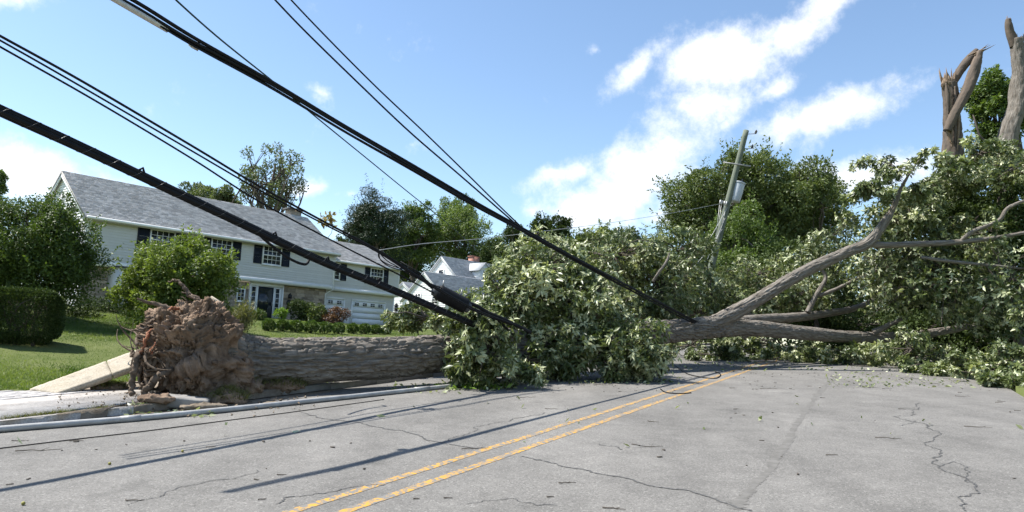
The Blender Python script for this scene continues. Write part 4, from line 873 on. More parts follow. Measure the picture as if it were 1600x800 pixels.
def crown():
    P, D, L, PL, TN, NH, tw = whorls(); rr = np.random.default_rng(5)
    # the 300 nearest leaves on the face towards the road become leaves of their own
    d = P - CAM; z = d @ fw; u = (d @ rt) / z * F + 800; key = np.linalg.norm(d, axis=1) - .05 * L; key[(u > 1040) | (u < 700)] = 1e9
    near = np.argsort(key)[:300]; keep = np.ones(len(P), bool); keep[near] = False
    V, F3 = leaf_arrays(P[keep] - FB, D[keep], L[keep], L[keep] * .36, rr, .16, .08, NH[keep])
    link('foliage', mesh_data('foliage', V, [F3], M['leaf_fallen'], None, {'tint': np.repeat(TN[keep], 4), 'pale': np.repeat(PL[keep], 4)}), fallen, 'stuff')
    tw.V = [np.concatenate(tw.V) - FB]; tw.build('twigs', M['bark2'], fallen, 'stuff')
    mes = []                                             # six leaf shapes: length 1 along +x, folded on the midrib
    for q in range(6):
        xs = np.array([0, .18, .42, .68, .88, 1.]); ws = np.array([0, .12, .2, .17, .08, 0.]) * (1 + .1 * q / 6); cz = -.10 * xs ** 2 * (q % 3)
        Vm = np.concatenate([np.stack([xs, 0 * xs, cz], -1), np.stack([xs, ws, cz + ws * .35], -1)[1:5], np.stack([xs, -ws, cz + ws * .35], -1)[1:5]])
        Fm = [[0, 1, 6], [0, 10, 1], [4, 5, 9], [4, 13, 5]]; Q = [[1, 2, 7, 6], [2, 3, 8, 7], [3, 4, 9, 8], [1, 10, 11, 2], [2, 11, 12, 3], [3, 12, 13, 4]]
        mes.append(mesh_data('leaf', Vm, [np.array(Fm), np.array(Q)], M['leaf_fallen'], None, {'tint': np.full(14, q / 6 + .1), 'pale': np.full(14, (.05, .75, .1, .9, .15, .6)[q])}))
    for k in near:
        s = nrm(np.cross(D[k], NH[k])); n3 = np.cross(D[k], s); o = link('leaf', mes[rr.integers(3) * 2 + (1 if PL[k] > .3 else 0)], fallen)
        o.matrix_world = Matrix.LocRotScale(Vector(P[k] - FB), Matrix((D[k], s, n3)).transposed().to_quaternion(), Vector((L[k], L[k], L[k])))
crown()

# root plate: a torn block of soil tilted over the trunk's foot
def root_plate():
    rr = np.random.default_rng(3); a = nrm(np.array([.74, .67, 0])); lat = np.array([a[1], -a[0], 0]); tilt = math.radians(24)
    ax = a * math.cos(tilt) + np.array([0, 0, 1]) * math.sin(tilt); upv = np.cross(lat, ax); upv = upv if upv[2] > 0 else -upv
    c = at(298, 556, 15.15); BM = np.stack([ax, lat, upv], -1)
    n, m = 360, 180; th = np.linspace(0, 2 * math.pi, n, endpoint=False); ph = np.linspace(-math.pi / 2, math.pi / 2, m)
    Tn, Ph = np.meshgrid(th, ph); se = lambda x, e: np.sign(x) * np.abs(x) ** e
    q = np.stack([se(np.cos(Ph), .5) * se(np.cos(Tn), .5), se(np.cos(Ph), .5) * se(np.sin(Tn), .5), se(np.sin(Ph), .5)], -1).reshape(-1, 3)
    hs = np.array([.76, 1.16, .98]); V = q * hs; d = nrm(q)
    big = fbm(V * 1.1 + 3, 3, 1) - .5; med = fbm(V * 3.2 + 9, 4, 2) - .5
    cell = np.abs(fbm(V * 5 + med[:, None] * 1.5, 3, 3) * 2 - 1); crumb = fbm(V * 9, 4, 4) - .5; fine = np.floor(fbm(V * 6 + 11, 3, 6) * 7) / 7 - .5; pit = np.clip(fbm(V * 1.9 + 40, 3, 8) - .56, 0, 1)
    sd_ = rr.uniform(-1.25, 1.25, (420, 3)) * hs; ro_ = rr.random(420); Wp = V + (np.stack([fbm(V * 4 + 50 * e_, 3, 30 + e_) for e_ in range(3)], -1) - .5) * .30
    f1 = np.full(len(V), 9.); f2 = np.full(len(V), 9.); ci = np.zeros(len(V), int)
    for e_ in range(420):
        dd_ = np.linalg.norm(Wp - sd_[e_], axis=1); nw = dd_ < f1; f2 = np.where(nw, f1, np.minimum(f2, dd_)); ci = np.where(nw, e_, ci); f1 = np.where(nw, dd_, f1)
    block = (ro_[ci] - .5) * .22 - .13 * np.exp(-(f2 - f1) / .025) + (sd_[ci] * d).sum(1) * .05
    grit = fbm(V * 24, 4, 41) - .5
    V = V + d * (block + .22 * grit)[:, None]
    V = V + d * (.36 * big + (.46 * med + .05 * crumb) - 2.0 * pit)[:, None]
    W = c + V @ BM.T; g = np.array([gz_st(p[:2] @ RU, min(p[:2] @ RV, TL - .1)) for p in W]) - .05; W[:, 2] = np.maximum(W[:, 2], g)
    i = np.arange(m - 1)[:, None] * n; j = np.arange(n)[None]; k = (j + 1) % n
    tint = np.clip(fbm(V * 2.2 + 20, 3, 5) * 1.6 - .3, 0, 1)
    rp = link('root_plate', mesh_data('root_plate', W - FB, [np.stack([i + j, i + k, i + n + k, i + n + j], -1).reshape(-1, 4)], M['soil'], None, {'tint': tint}), fallen)
    rp['label'] = 'torn brown root plate standing at the left end of the trunk'
    # clods stuck on it
    mb = MB()
    for q_ in range(900):
        p = W[rr.integers(len(W))] - FB; s = .012 + .07 * rr.random() ** 3; B = rand_dir(8, rr) * s * rr.uniform(.6, 1.2, (8, 1))
        mb.add(np.array([[-s, -s, -s], [s, -s, -s], [s, s, -s], [-s, s, -s], [-s, -s, s], [s, -s, s], [s, s, s], [-s, s, s]]) * .6 + B * .6 + p, [[0, 3, 2, 1], [4, 5, 6, 7], [0, 1, 5, 4], [1, 2, 6, 5], [2, 3, 7, 6], [3, 0, 4, 7]])
    mb.build('clods', M['soil'], rp, 'stuff')
    def rootpx(pts, m_, seg=9, w=.25):
        Pp, Rr = pxpath(pts, 7); Pp = Pp + rr.normal(size=Pp.shape) * .012
        q = MB(); q.tube(Pp - FB, Rr, seg, wob=w, seed=int(pts[0][0])); return q.build('root', M[m_], rp, smooth=True)
    D0 = 14.45
    for pts in ([(272, 487, 14.9, .07), (250, 478, 14.8, .05), (232, 472, 14.7, .035), (214, 467, 14.6, .018)], [(270, 490, 14.9, .05), (255, 492, 14.8, .04), (240, 497, 14.7, .028), (227, 496, 14.6, .015)],
                [(315, 473, 15.2, .055), (296, 460, 15.2, .045), (285, 446, 15.2, .036), (276, 438, 15.2, .025), (262, 440, 15.2, .012)], [(312, 470, 15.1, .03), (296, 463, 15.1, .02), (284, 455, 15.1, .01)],
                [(258, 510, 14.6, .05), (240, 509, 14.5, .035), (222, 515, 14.4, .025), (205, 516, 14.4, .012)], [(255, 520, 14.5, .04), (235, 522, 14.4, .03), (216, 517, 14.3, .014)],
                [(240, 500, 14.5, .035), (232, 505, 14.4, .03), (224, 507, 14.4, .01)], [(302, 475, 15.2, .02), (290, 468, 15.2, .014), (282, 463, 15.2, .006)]):
        rootpx(pts, 'root')
    for pts in ([(228, 545, 14.2, .06), (215, 556, 14.05, .065), (211, 575, 13.95, .06), (207, 595, 13.9, .055), (206, 616, 13.85, .05)], [(270, 578, 14.1, .06), (248, 588, 13.95, .075), (238, 600, 13.9, .08), (229, 608, 13.85, .07), (224, 620, 13.8, .06)],
                [(300, 500, 14.5, .09), (280, 520, 14.3, .085), (268, 545, 14.2, .07), (262, 575, 14.1, .06), (258, 605, 14.05, .04)], [(256, 492, 14.5, .08), (254, 520, 14.3, .07), (248, 545, 14.2, .06), (240, 575, 14.1, .04)],
                [(285, 495, 14.6, .06), (276, 515, 14.4, .06), (266, 530, 14.3, .04)], [(300, 560, 14.2, .05), (290, 590, 14.05, .05), (284, 612, 14.0, .035)], [(246, 540, 14.2, .04), (238, 556, 14.1, .04), (232, 575, 14.05, .03)]):
        rootpx(pts, 'root', 10, .4)
    for q_ in range(30):                                 # roots running over the torn face
        y0, z0 = rr.uniform(-.5, .5), rr.uniform(-.35, .6); ang = rr.uniform(0, 2 * math.pi); L = rr.uniform(.5, 1.3); k = 12; tt = np.linspace(0, 1, k)
        ang = ang + np.cumsum(rr.normal(size=k) * .16); y = y0 + np.cumsum(np.cos(ang)) * L / k; z = z0 + np.cumsum(np.sin(ang)) * L / k
        x = -.86 - .10 * rr.random() - .10 * np.sin(tt * 5 + rr.random() * 6) + .25 * np.clip(np.maximum(np.abs(y) / 1.2, np.abs(z) / 1.1) - .8, 0, 1)
        Pp = c + np.stack([x, y, z], -1) @ BM.T; r0_ = rr.uniform(.018, .055)
        gq = np.array([gz_st(p[:2] @ RU, min(p[:2] @ RV, TL - .1)) for p in Pp]); Pp[:, 2] = np.maximum(Pp[:, 2], gq + .02)
        q = MB(); q.tube(smooth_path(Pp - FB, 3), np.interp(np.linspace(0, 1, (k - 1) * 3 + 1), [0, 1], [r0_, r0_ * .25]), 7, wob=.45, seed=q_); q.build('root', M['root'], rp, smooth=True)
    for pts in ([(238, 515, 14.3, .025), (228, 528, 14.15, .035), (224, 545, 14.1, .025), (219, 552, 14.05, .012)], [(243, 535, 14.05, .015), (238, 545, 14.0, .035), (237, 556, 14.0, .015)], [(263, 484, 14.5, .025), (270, 482, 14.6, .035), (280, 483, 14.75, .02)]):
        r_ = rootpx(pts, 'root_red', 8, .5); r_['label'] = 'torn root showing raw orange-red wood'
    mb = MB()
    for q_ in range(240):                                # hair roots
        p = W[rr.integers(len(W))]; dd = nrm(np.array([-.6, -.5, -.5]) + rr.normal(size=3) * .6); L = rr.uniform(.08, .32)
        mb.tube(np.array([p, p + dd * L * .5 + [0, 0, -.02], p + dd * L * .9 + [0, 0, -.12 * L * 3]]) - FB, [.007, .005, .002], 3, False)
    mb.build('root_hairs', M['root'], rp, 'stuff')
    # turf still clinging to the upper right rim
    e = at(380, 497, 15.45); XY = e[:2] + rr.normal(size=(1500, 2)) * [.10, .16]; Zz = e[2] + rr.normal(size=1500) * .16
    blades('clinging_turf', XY - FB[:2], .08, .02, M['drygrass'], rp, 'stuff', Zz - FB[2], .9)
    # slab of sod and concrete riding on top
    q = MB(); p = at(338, 472, 15.5) - FB; q.box(-.16, .16, -.12, .12, -.05, .05, None, np.array([[.8, -.3, .5], [.3, .95, .1], [-.5, .1, .86]]), p); q.build('pavement_fragment', M['concrete'], rp)
root_plate()

# soil clods, broken kerb pieces and sods round the hole
def rock(name, label, cat, p, hs, m, seed, rz=0., grass=0, amp=.25, tiltv=(0, 0), e=.85):
    rr = np.random.default_rng(seed); n, k = 60, 30; th = np.linspace(0, 2 * math.pi, n, endpoint=False); ph = np.linspace(-math.pi / 2, math.pi / 2, k); T, Ph = np.meshgrid(th, ph); se = lambda x, e_: np.sign(x) * np.abs(x) ** e_
    q = np.stack([se(np.cos(Ph), e) * se(np.cos(T), e), se(np.cos(Ph), e) * se(np.sin(T), e), se(np.sin(Ph), e)], -1).reshape(-1, 3); hs = np.array(hs); V = q * hs
    V = V + nrm(q) * ((fbm(V / hs.max() * 2 + seed, 3) - .5) * amp * hs.min() * 2 + (fbm(V * 14 + seed, 3) - .5) * amp * .14)[:, None]; V[:, 2] += hs[2] * .85
    i = np.arange(k - 1)[:, None] * n; j = np.arange(n)[None]; kk = (j + 1) % n
    F4 = np.stack([i + j, i + kk, i + n + kk, i + n + j], -1).reshape(-1, 4)
    o = thing(name, label, cat, p, rz); o.rotation_euler = (*tiltv, rz)
    link('body' if not grass else 'soil', mesh_data(name, V, [F4], M[m], None, {'tint': np.clip(fbm(V * 6, 2), 0, 1)}), o)
    if grass:
        topv = V[(q[:, 2] > -.1)]; s = topv[rr.integers(len(topv), size=grass)]; blades('turf', s[:, :2], .1, .014, M['drygrass'], o, 'stuff', s[:, 2], .8)
    return o
g = on_ground
rock('concrete_chunk', 'broken grey concrete chunk lying before the root plate', 'concrete', g(286, 636, .03), (.44, .22, .105), 'kerb', 5, .35, 0, .2, (.06, .1), .35)
rock('sod_clump', 'grassy sod clump in front of the root plate at the trunk foot', 'sod', g(356, 634, -.03), (.40, .26, .15), 'soil', 6, .3, 1100, .8)
rock('sod_clump', 'dark earth clod between the two grassy sod clumps', 'sod', g(392, 624, .0), (.22, .22, .15), 'soil', 7, .3, 120, .6)
rock('sod_clump', 'grassy sod clump under the trunk beside the kerb', 'sod', g(440, 621, -.04), (.52, .24, .14), 'soil', 8, .5, 2200, .8)
rock('sod_clump', 'small grassy sod under the raised slab', 'sod', g(168, 612, .0), (.36, .16, .09), 'soil', 9, .8, 900, .8)
rock('concrete_chunk', 'flat brown stone piece on the gutter dirt beside the pipe', 'stone', g(432, 633, .0), (.26, .14, .035), 'dirt', 10, .5, 0, .3)
rock('earth_clod', 'dark earth clod beside the grey concrete chunk', 'earth', g(245, 638, .0), (.3, .2, .09), 'soil', 11, .4, 0, .6)
rock('earth_clod', 'long low earth clod behind the galvanised pipe', 'earth', g(318, 640, .0), (.45, .14, .06), 'dirt', 12, .8, 0, .6)
def crumbs():
    rr = np.random.default_rng(9); mb = MB()
    for k in range(700):
        px = rr.uniform(185, 500); py = 640 - (px - 185) * .055 + rr.normal() * 9
        p = on_ground(px, min(max(py, 605), 652)); s = .008 + .05 * rr.random() ** 4
        mb.add(rand_dir(4, rr) * s + p + [0, 0, s * .5], [[0, 1, 2], [0, 3, 1], [1, 3, 2], [0, 2, 3]])
    for k in range(420):                                 # thrown onto the apron
        p = on_ground(240 - 150 * rr.random() ** 2.2, rr.uniform(612, 640), .05); s = .006 + .035 * rr.random() ** 4
        mb.add(rand_dir(4, rr) * s + p + [0, 0, s * .5], [[0, 1, 2], [0, 3, 1], [1, 3, 2], [0, 2, 3]])
    o = mb.build('soil_crumbs', M['dirt'], None, 'stuff'); tag(o, 'loose soil crumbs strewn along the gutter by the root plate', 'soil')
crumbs()
def joint_weeds():
    rr = np.random.default_rng(21); S = np.concatenate([rr.normal(c, .12, 90) for c in rr.uniform(1.5, 9.2, 13)]); T = -12.06 + rr.normal(size=len(S)) * .03; X, Y = st2xy(S, T)
    o = blades('joint_weeds', np.stack([X, Y], -1), .06, .012, M['drygrass'], None, 'stuff', gz_st(S, T) + .02, .8); tag(o, 'weeds growing in the joint between apron and gutter', 'weeds')
joint_weeds()

# ------------------------------------------------------------------ snapped trunks on the right
def snapped():
    t = thing('snapped_trunk', 'snapped forked trunk with its broken limb still hanging against it', 'tree', (*at(1492, 300, 33)[:2], 2.0)); B = np.array(t.location)
    def seg(pts, m, name, n=40, amp=.03, sd=50):
        P, R = pxpath(pts); V, FF, U = bark_tube(P, R, n, amp, sd, 20, .75); return link(name, mesh_data(name, V - B, list(FF), M[m], U, {'tint': np.full(len(V), .5)}, True), t)
    def jag(px, py, Y, r, sd, k=14, h=.35, dirv=(0, 0, 1)):
        rr = np.random.default_rng(sd); mb = MB(); c = at(px, py, Y) - B
        for q in range(k):
            a = 2 * math.pi * q / k; p = c + np.array([math.cos(a), math.sin(a), 0]) * r * .75; e = p + nrm(np.array(dirv) + rr.normal(size=3) * .12) * h * (.12 + .88 * rr.random() ** 2.5); mb.tube([p - (e - p) * .8, (p + e) / 2, e], [r * .2, r * .12, .004], 5)
        mb.build('splinters', M['splinter'], t)
    seg([(1496, 420, 33.4, .52), (1492, 330, 33.2, .49), (1490, 260, 33, .46), (1489, 215, 33, .42), (1488, 170, 33, .38), (1484, 130, 33, .32)], 'stripped', 'trunk', sd=51)
    seg([(1480, 205, 32.5, .16), (1493, 175, 32.4, .2), (1508, 148, 32.4, .22), (1520, 118, 32.5, .24), (1526, 98, 32.6, .22), (1531, 82, 32.7, .16)], 'stripped', 'hanging_limb', 30, .02, 52)
    seg([(1490, 128, 33, .16), (1502, 108, 33, .18), (1516, 90, 33, .17), (1526, 78, 33, .12)], 'stripped', 'limb', 20, .015, 53)
    seg([(1481, 190, 32.6, .10), (1481, 205, 32.55, .09), (1486, 222, 32.5, .06)], 'splinter', 'torn_strip', 12, .01, 54)
    jag(1482, 130, 33, .34, 3, 40, .9); jag(1532, 80, 32.8, .17, 4, 12, .7, (.8, 0, .5))
    for k, (xa, ya, xb, yb) in enumerate(((1478, 130, 1482, 178), (1484, 140, 1487, 230), (1492, 135, 1494, 200), (1497, 150, 1496, 235), (1490, 180, 1493, 225))): seg([(xa, ya, 32.55, .03), ((xa + xb) / 2 + 1, (ya + yb) / 2, 32.5, .075), (xb, yb, 32.52, .025)], 'splinter' if k % 2 else 'stripped', 'torn_strip', 10, .012, 60 + k); jag(1488, 224, 32.5, .08, 5, 5, .25, (.5, -.3, -.6))
    rr = np.random.default_rng(8)
    t = thing('snapped_trunk', 'taller snapped bare trunk at the right edge of the picture', 'tree', (*at(1572, 300, 32)[:2], 2.0)); B = np.array(t.location)
    seg([(1566, 420, 32.4, .5), (1568, 320, 32.2, .47), (1572, 250, 32, .44), (1578, 205, 32, .38), (1588, 165, 32, .35), (1593, 125, 32, .32), (1590, 85, 32, .29), (1588, 62, 32, .26)], 'bark', 'trunk', sd=55)
    seg([(1587, 72, 32, .22), (1580, 55, 32, .18), (1576, 40, 32, .15), (1575, 30, 32, .11)], 'stripped', 'limb', 20, .015, 56)
    seg([(1596, 105, 31.9, .2), (1606, 98, 31.8, .17)], 'bark', 'limb_stub', 16, .01, 57)
    jag(1576, 30, 32, .1, 6, 6, .3); jag(1594, 60, 32, .2, 7, 12, .3)
snapped()

# ------------------------------------------------------------------ leaning utility pole
def utility_pole():
    top, low = at(1166, 204, 42.), at(1112, 415, 42.); d = nrm(top - low); k = 0
    base = low.copy()
    while base[2] > gz(base[0], base[1]) - .3: base = base - d * .1
    t = thing('utility_pole', 'greenish wooden utility pole leaning to the right in front of the oak', 'utility pole', base); L = np.linalg.norm(top - base); B = base
    n = 30; P = np.stack([d * (L * i / n) for i in range(n + 1)]); V, FF, U = tube_geo(P, np.linspace(.23, .165, n + 1), 18, True, .03, 3); link('pole', mesh_data('pole', V, list(FF), M['pole'], U, None, True), t)
    lat = nrm(np.array([1, .1, 0]) - d * (d @ np.array([1, .1, 0]))); fr = np.cross(lat, d)
    def pt(f, l=0., q=0.): return d * (L * f) + lat * l + fr * q
    def fpx(py): return (np.linalg.norm(at(1166 - (py - 204) * 54 / 211, py, 42.) - base)) / L
    for py, l in ((209, .62), (232, .62)):
        f = fpx(py); ins = MB(); ins.tube([pt(f, .1), pt(f + .006, .3), pt(f + .014, l)], .022, 6); o = ins.build('insulator_arm', M['galv'], t)
        q = MB(); e = pt(f + .014, l)
        for z, r in ((0, .05), (.06, .085), (.10, .05), (.15, .085), (.19, .05), (.23, .03)): q.tube([e + d * z, e + d * (z + .04)], [r, r * .8], 10)
        q.build('insulator', M['porcelain'], o)
    f = fpx(258); q = MB(); q.tube([pt(f - .012, -.95, .2), pt(f + .008, .75, .2)], .045, 6); q.build('crossarm', M['galv'], t)
    # transformer
    fa, fb = fpx(312), fpx(284); x = MB(); Pp = [pt(fa, .42), pt(fa + .004, .42), pt((fa + fb) / 2, .42), pt(fb - .006, .42), pt(fb, .42)]
    x.tube(Pp, [.26, .29, .31, .32, .32], 24); tr = x.build('transformer', M['transformer'], t, smooth=False)
    x = MB(); x.tube([pt(fb, .42), pt(fb + .005, .42), pt(fb + .010, .42)], [.36, .35, .12], 24); x.build('lid', M['transformer'], tr)
    for a in range(5):
        th = -2.3 + a * .35; e = np.array([math.cos(th), math.sin(th)]) * .33; x = MB(); x.tube([pt(fa + .02, .42 + e[0], e[1]), pt(fb - .03, .42 + e[0], e[1])], .022, 6); x.build('cooling_fin', M['galv'], tr)
    for fz in (fa + .02, fb - .02): x = MB(); x.tube([pt(fz, .05), pt(fz, .42)], .05, 6); x.build('bracket', M['galv'], tr)
    x = MB(); x.tube([pt(fb, .5), pt(fb + .025, .52)], [.05, .03], 8); x.build('bushing', M['porcelain'], tr)
    f = fpx(318)
    for k, (l, q_) in enumerate(((-.3, .3), (-.42, .2), (-.55, .25), (-.2, .35))):
        x = MB(); x.tube([pt(f, 0), pt(f, l, q_)], .025, 5); x.tube([pt(f, l, q_), pt(f - .02, l, q_)], [.06, .03], 8); x.tube([pt(f - .02, l, q_), pt(f - .10, l * .8 + .05, q_), pt(f - .22, -.12 - .04 * k, .22)], .014, 5); x.build('terminal', M['wire_grey'], t)
    rr = np.random.default_rng(3)
    for f0, l in ((.55, -1.3), (.5, -1.0), (.45, -1.6)):
        x = MB(); a = pt(f0 + .1, 0, .2); e = a + np.array([l * 1.6, -1, -3.2]); x.tube([a, (a + e) / 2 + [0, 0, -.15], e], .014, 5); x.build('guy_wire', M['wire_grey'], t)
    return base, pt
utility_pole()

# ------------------------------------------------------------------ wires
def wpath(pts, d0, d1, m=10):
    """screen polyline with depth running d0..d1 along it as a straight span would."""
    x = np.array(pts, float); l = np.concatenate([[0], np.cumsum(np.linalg.norm(np.diff(x, axis=0), axis=1))]); l /= l[-1]
    P = np.array([at(a, b, 1 / (1 / d0 + (1 / d1 - 1 / d0) * f)) for (a, b), f in zip(pts, l)]); return smooth_path(P, m)
def wire(name, label, pts, d0, d1, r, m='cable', cat='cable', group=None):
    P = wpath(pts, d0, d1); o = MB().tube(P, r, 8).build(name, M[m], None, None, True); return tag(o, label, cat, group)
FATB = [(-420, -20), (-200, 80), (0, 173), (125, 230), (250, 289), (375, 348), (500, 407), (620, 456), (728, 502), (748, 511)]
def lashed_bundle():
    t = thing('cable_bundle', 'thick black lashed cable bundle sagging from the left edge to the fallen trunk', 'cable'); P = wpath(FATB, 7.3, 17.9, 12); T = nrm(np.gradient(P, axis=0)); N = nrm(np.cross(T, [0, 0, 1.])); B = np.cross(N, T); n = len(P)
    l = np.concatenate([[0], np.cumsum(np.linalg.norm(np.diff(P, axis=0), axis=1))])
    for k, (a, b, r) in enumerate(((0, .031, .037), (.032, -.022, .035), (-.032, -.025, .033), (0, .070, .015), (.0, -.060, .020))):
        ph = .12 * np.sin(l * .8 + k); MB().tube(P + N * (a * np.cos(ph) - b * np.sin(ph))[:, None] + B * (a * np.sin(ph) + b * np.cos(ph))[:, None], r, 9).build('cable', M['cable'], t, smooth=True)
    ll = np.linspace(0, l[-1], int(l[-1] * 30)); Q = np.stack([np.interp(ll, l, P[:, i]) for i in range(3)], -1); NN = np.stack([np.interp(ll, l, N[:, i]) for i in range(3)], -1); BB = np.stack([np.interp(ll, l, B[:, i]) for i in range(3)], -1)
    th = ll * 2 * math.pi / .38; MB().tube(Q + NN * (.074 * np.cos(th))[:, None] + BB * (.084 * np.sin(th) + .004)[:, None], .003, 4).build('lashing_wire', M['lash'], t)
    for f in (.42, .60, .67, .75): i = int(f * n); MB().tube([P[i] + B[i] * .075 - T[i] * .04, P[i] + B[i] * .135, P[i] + B[i] * .075 + T[i] * .04], .02, 6).build('clamp', M['cable'], t)
    d = 13.6; loop = [(400, 362), (420, 380), (442, 397), (460, 408), (476, 413), (482, 408), (481, 400), (474, 394)]
    MB().tube(wpath(loop, 13.3, 14.6, 6), .028, 8).build('slack_loop', M['cable'], t, smooth=True)
lashed_bundle()
MAINB = [(-60, -130), (60, -66), (195, 0), (300, 62), (420, 128), (540, 200), (640, 258), (740, 317), (815, 358), (900, 405), (1000, 458), (1060, 490), (1095, 508)]
def main_bundle():
    t = thing('cable_bundle', 'long black cable bundle running from the top left down onto the fallen trunk', 'cable'); P = wpath(MAINB, 8.0, 25.2, 10); T = nrm(np.gradient(P, axis=0)); N = nrm(np.cross(T, [0, 0, 1.])); B = np.cross(N, T); l = np.linspace(0, 1, len(P))
    for k, (a, b, r) in enumerate(((0, .045, .030), (.01, -.015, .026), (-.02, -.06, .024), (.02, -.085, .016))):
        MB().tube(P + N * (a + .02 * np.sin(l * 9 + k))[:, None] + B * (b * (1 - .3 * l) + .012 * np.sin(l * 14 + 2 * k))[:, None], r, 8).build('cable', M['cable'], t, smooth=True)
    MB().tube(wpath([(150, -18), (205, 14), (262, 47)], 9.0, 9.9), .042, 10).build('sleeve', M['cast'], t, smooth=True); MB().tube(wpath([(262, 47), (284, 59), (300, 69)], 9.9, 10.3), .016, 8).build('rod', M['galv'], t)
    c = at(304, 71, 10.3); q = MB(); q.box(-.06, .06, -.05, .05, -.05, .05, None, np.array([[.9, 0, .43], [0, 1, 0], [-.43, 0, .9]]), c); q.tube([c + [0, -.07, 0], c + [0, .07, 0]], .022, 8); q.tube([c + [.04, 0, .04], c + [.09, 0, .07]], .02, 8); q.tube([c + [-.06, 0, .03], c + [-.06, 0, .09]], .018, 6); q.build('clamp', M['cast'], t)
main_bundle()
wire('wire', 'thin dark green wire crossing above the black bundle at the top left', [(230, -45), (275, 0), (345, 62), (430, 130), (500, 188), (570, 245), (640, 302), (700, 350), (750, 395)], 19, 62, .03, 'cable_green', 'wire')
wire('wire', 'left of the two parallel wires coming down from the top centre', [(380, -55), (430, 0), (480, 52), (560, 130), (640, 206), (720, 275), (790, 336), (835, 376), (868, 408), (905, 450)], 21, 27, .032, 'cable', 'wire')
wire('wire', 'right of the two parallel wires coming down from the top centre', [(400, -62), (455, 0), (520, 68), (590, 138), (660, 204), (730, 272), (795, 336), (830, 366), (890, 402)], 21, 27, .028, 'cable', 'wire')
wire('wire', 'upper of the three thin wires from the left edge towards the splice case', [(-120, -10), (0, 56), (130, 128), (300, 228), (400, 288), (500, 343), (592, 392), (660, 436), (740, 482), (805, 508)], 9.5, 17.6, .022, 'cable', 'wire')
wire('wire', 'middle of the three thin wires from the left edge towards the splice case', [(-120, -2), (0, 63), (130, 137), (300, 236), (400, 294), (500, 347), (592, 395), (660, 439), (740, 485), (800, 508)], 9.6, 17.6, .017, 'cable', 'wire')
wire('wire', 'lower of the three thin wires from the left edge, ending at the splice case', [(-120, 5), (0, 73), (150, 158), (300, 248), (400, 312), (500, 366), (570, 402), (625, 430), (678, 458)], 9.7, 16.8, .018, 'cable', 'wire')
wire('wire', 'pale thin service wire from the wire joint across to the leaning pole', [(592, 391), (660, 381), (760, 372), (860, 360), (940, 350), (1000, 341), (1060, 331), (1128, 318)], 15.4, 42, .008, 'wire_grey', 'wire')
def joint_loops():
    t = thing('wire_loop', 'drooping black wire loops hanging from the joint by the garage roof', 'wire')
    for k, (a, b) in enumerate(((0, 0), (2, 3), (5, -2))): MB().tube(wpath([(592, 392), (592 + a, 402 + b), (602 + a, 411 + b), (618, 417 + b), (640, 424 + a), (668, 441), (690, 450)], 15.4, 16.9, 6), .012, 6).build('strand', M['cable'], t)
joint_loops()
def splice():
    a, b = at(682, 455, 17.0), at(729, 479, 17.3); c = (a + b) / 2; t = thing('splice_case', 'black ribbed splice case hanging on the wires before the white house', 'splice case', c); ax = nrm(b - a); L = np.linalg.norm(b - a); n = 26
    x = np.linspace(-L / 2, L / 2, n); r = np.full(n, .19) + .007 * (np.arange(n) % 2); r[0], r[1], r[-1], r[-2] = .10, .18, .10, .18
    MB().tube(x[:, None] * ax, r, 24, tint=.5).build('case', M['cable'], t, smooth=False)
    for s in (-1, 1):
        MB().tube([ax * s * (L / 2 - .02), ax * s * (L / 2 + .07), ax * s * (L / 2 + .12)], [.15, .14, .05], 16).build('end_cap', M['slate_trim'], t)
    for f in (-.3, .3): p = ax * L * f; MB().tube([p + [0, 0, .2], p + [.02, 0, .34]], .022, 6).build('hanger', M['galv'], t)
    for k in range(3): MB().tube([ax * (-L / 2 - .1) + [0, 0, .03 * k], ax * (-L / 2 - .5) + [0, 0, .12 + .05 * k], ax * (-L / 2 - 1.) + [0, 0, .16 + .05 * k]], .018, 6).build('cable_tail', M['cable'], t, smooth=True)
    MB().tube([ax * (L / 2 + .08), ax * (L / 2 + .4) + [0, 0, .06], ax * (L / 2 + .8) + [0, 0, .1], ax * (L / 2 + 1.5) + [0, 0, -.15]], .03, 7).build('cable_tail', M['cable'], t, smooth=True)
splice()
wire('wire', 'short dark cable running from the splice case into the fallen leaves', [(722, 470), (745, 478), (762, 488), (790, 500), (830, 520)], 17.2, 17.8, .045)
def wire_debris():
    p = at(512, 341, 14.2); rr = np.random.default_rng(6); t = thing('leaf_tangle', 'tangle of dry leaves snagged on the wires above the garage roof', 'leaves', p)
    n = 46; P = rr.normal(size=(n, 3)) * [.07, .06, .07]; D = nrm(rr.normal(size=(n, 3)) + [0, 0, -.6]); L = rr.uniform(.08, .2, n); V, F3 = leaf_arrays(P, D, L, L * .5, rr); link('leaves', mesh_data('leaves', V, [F3], M['leaf_dead'], None, {'tint': np.repeat(rr.random(n), 4)}), t, 'stuff')
    mb = MB(); mb.tube([[-.1, 0, .05], [0, 0, 0], [.1, .02, -.06]], .008, 5); mb.tube([[.05, 0, 0], [.12, 0, -.14], [.1, 0, -.3], [.02, 0, -.42]], .005, 4); mb.build('twig', M['bark2'], t)
wire_debris()

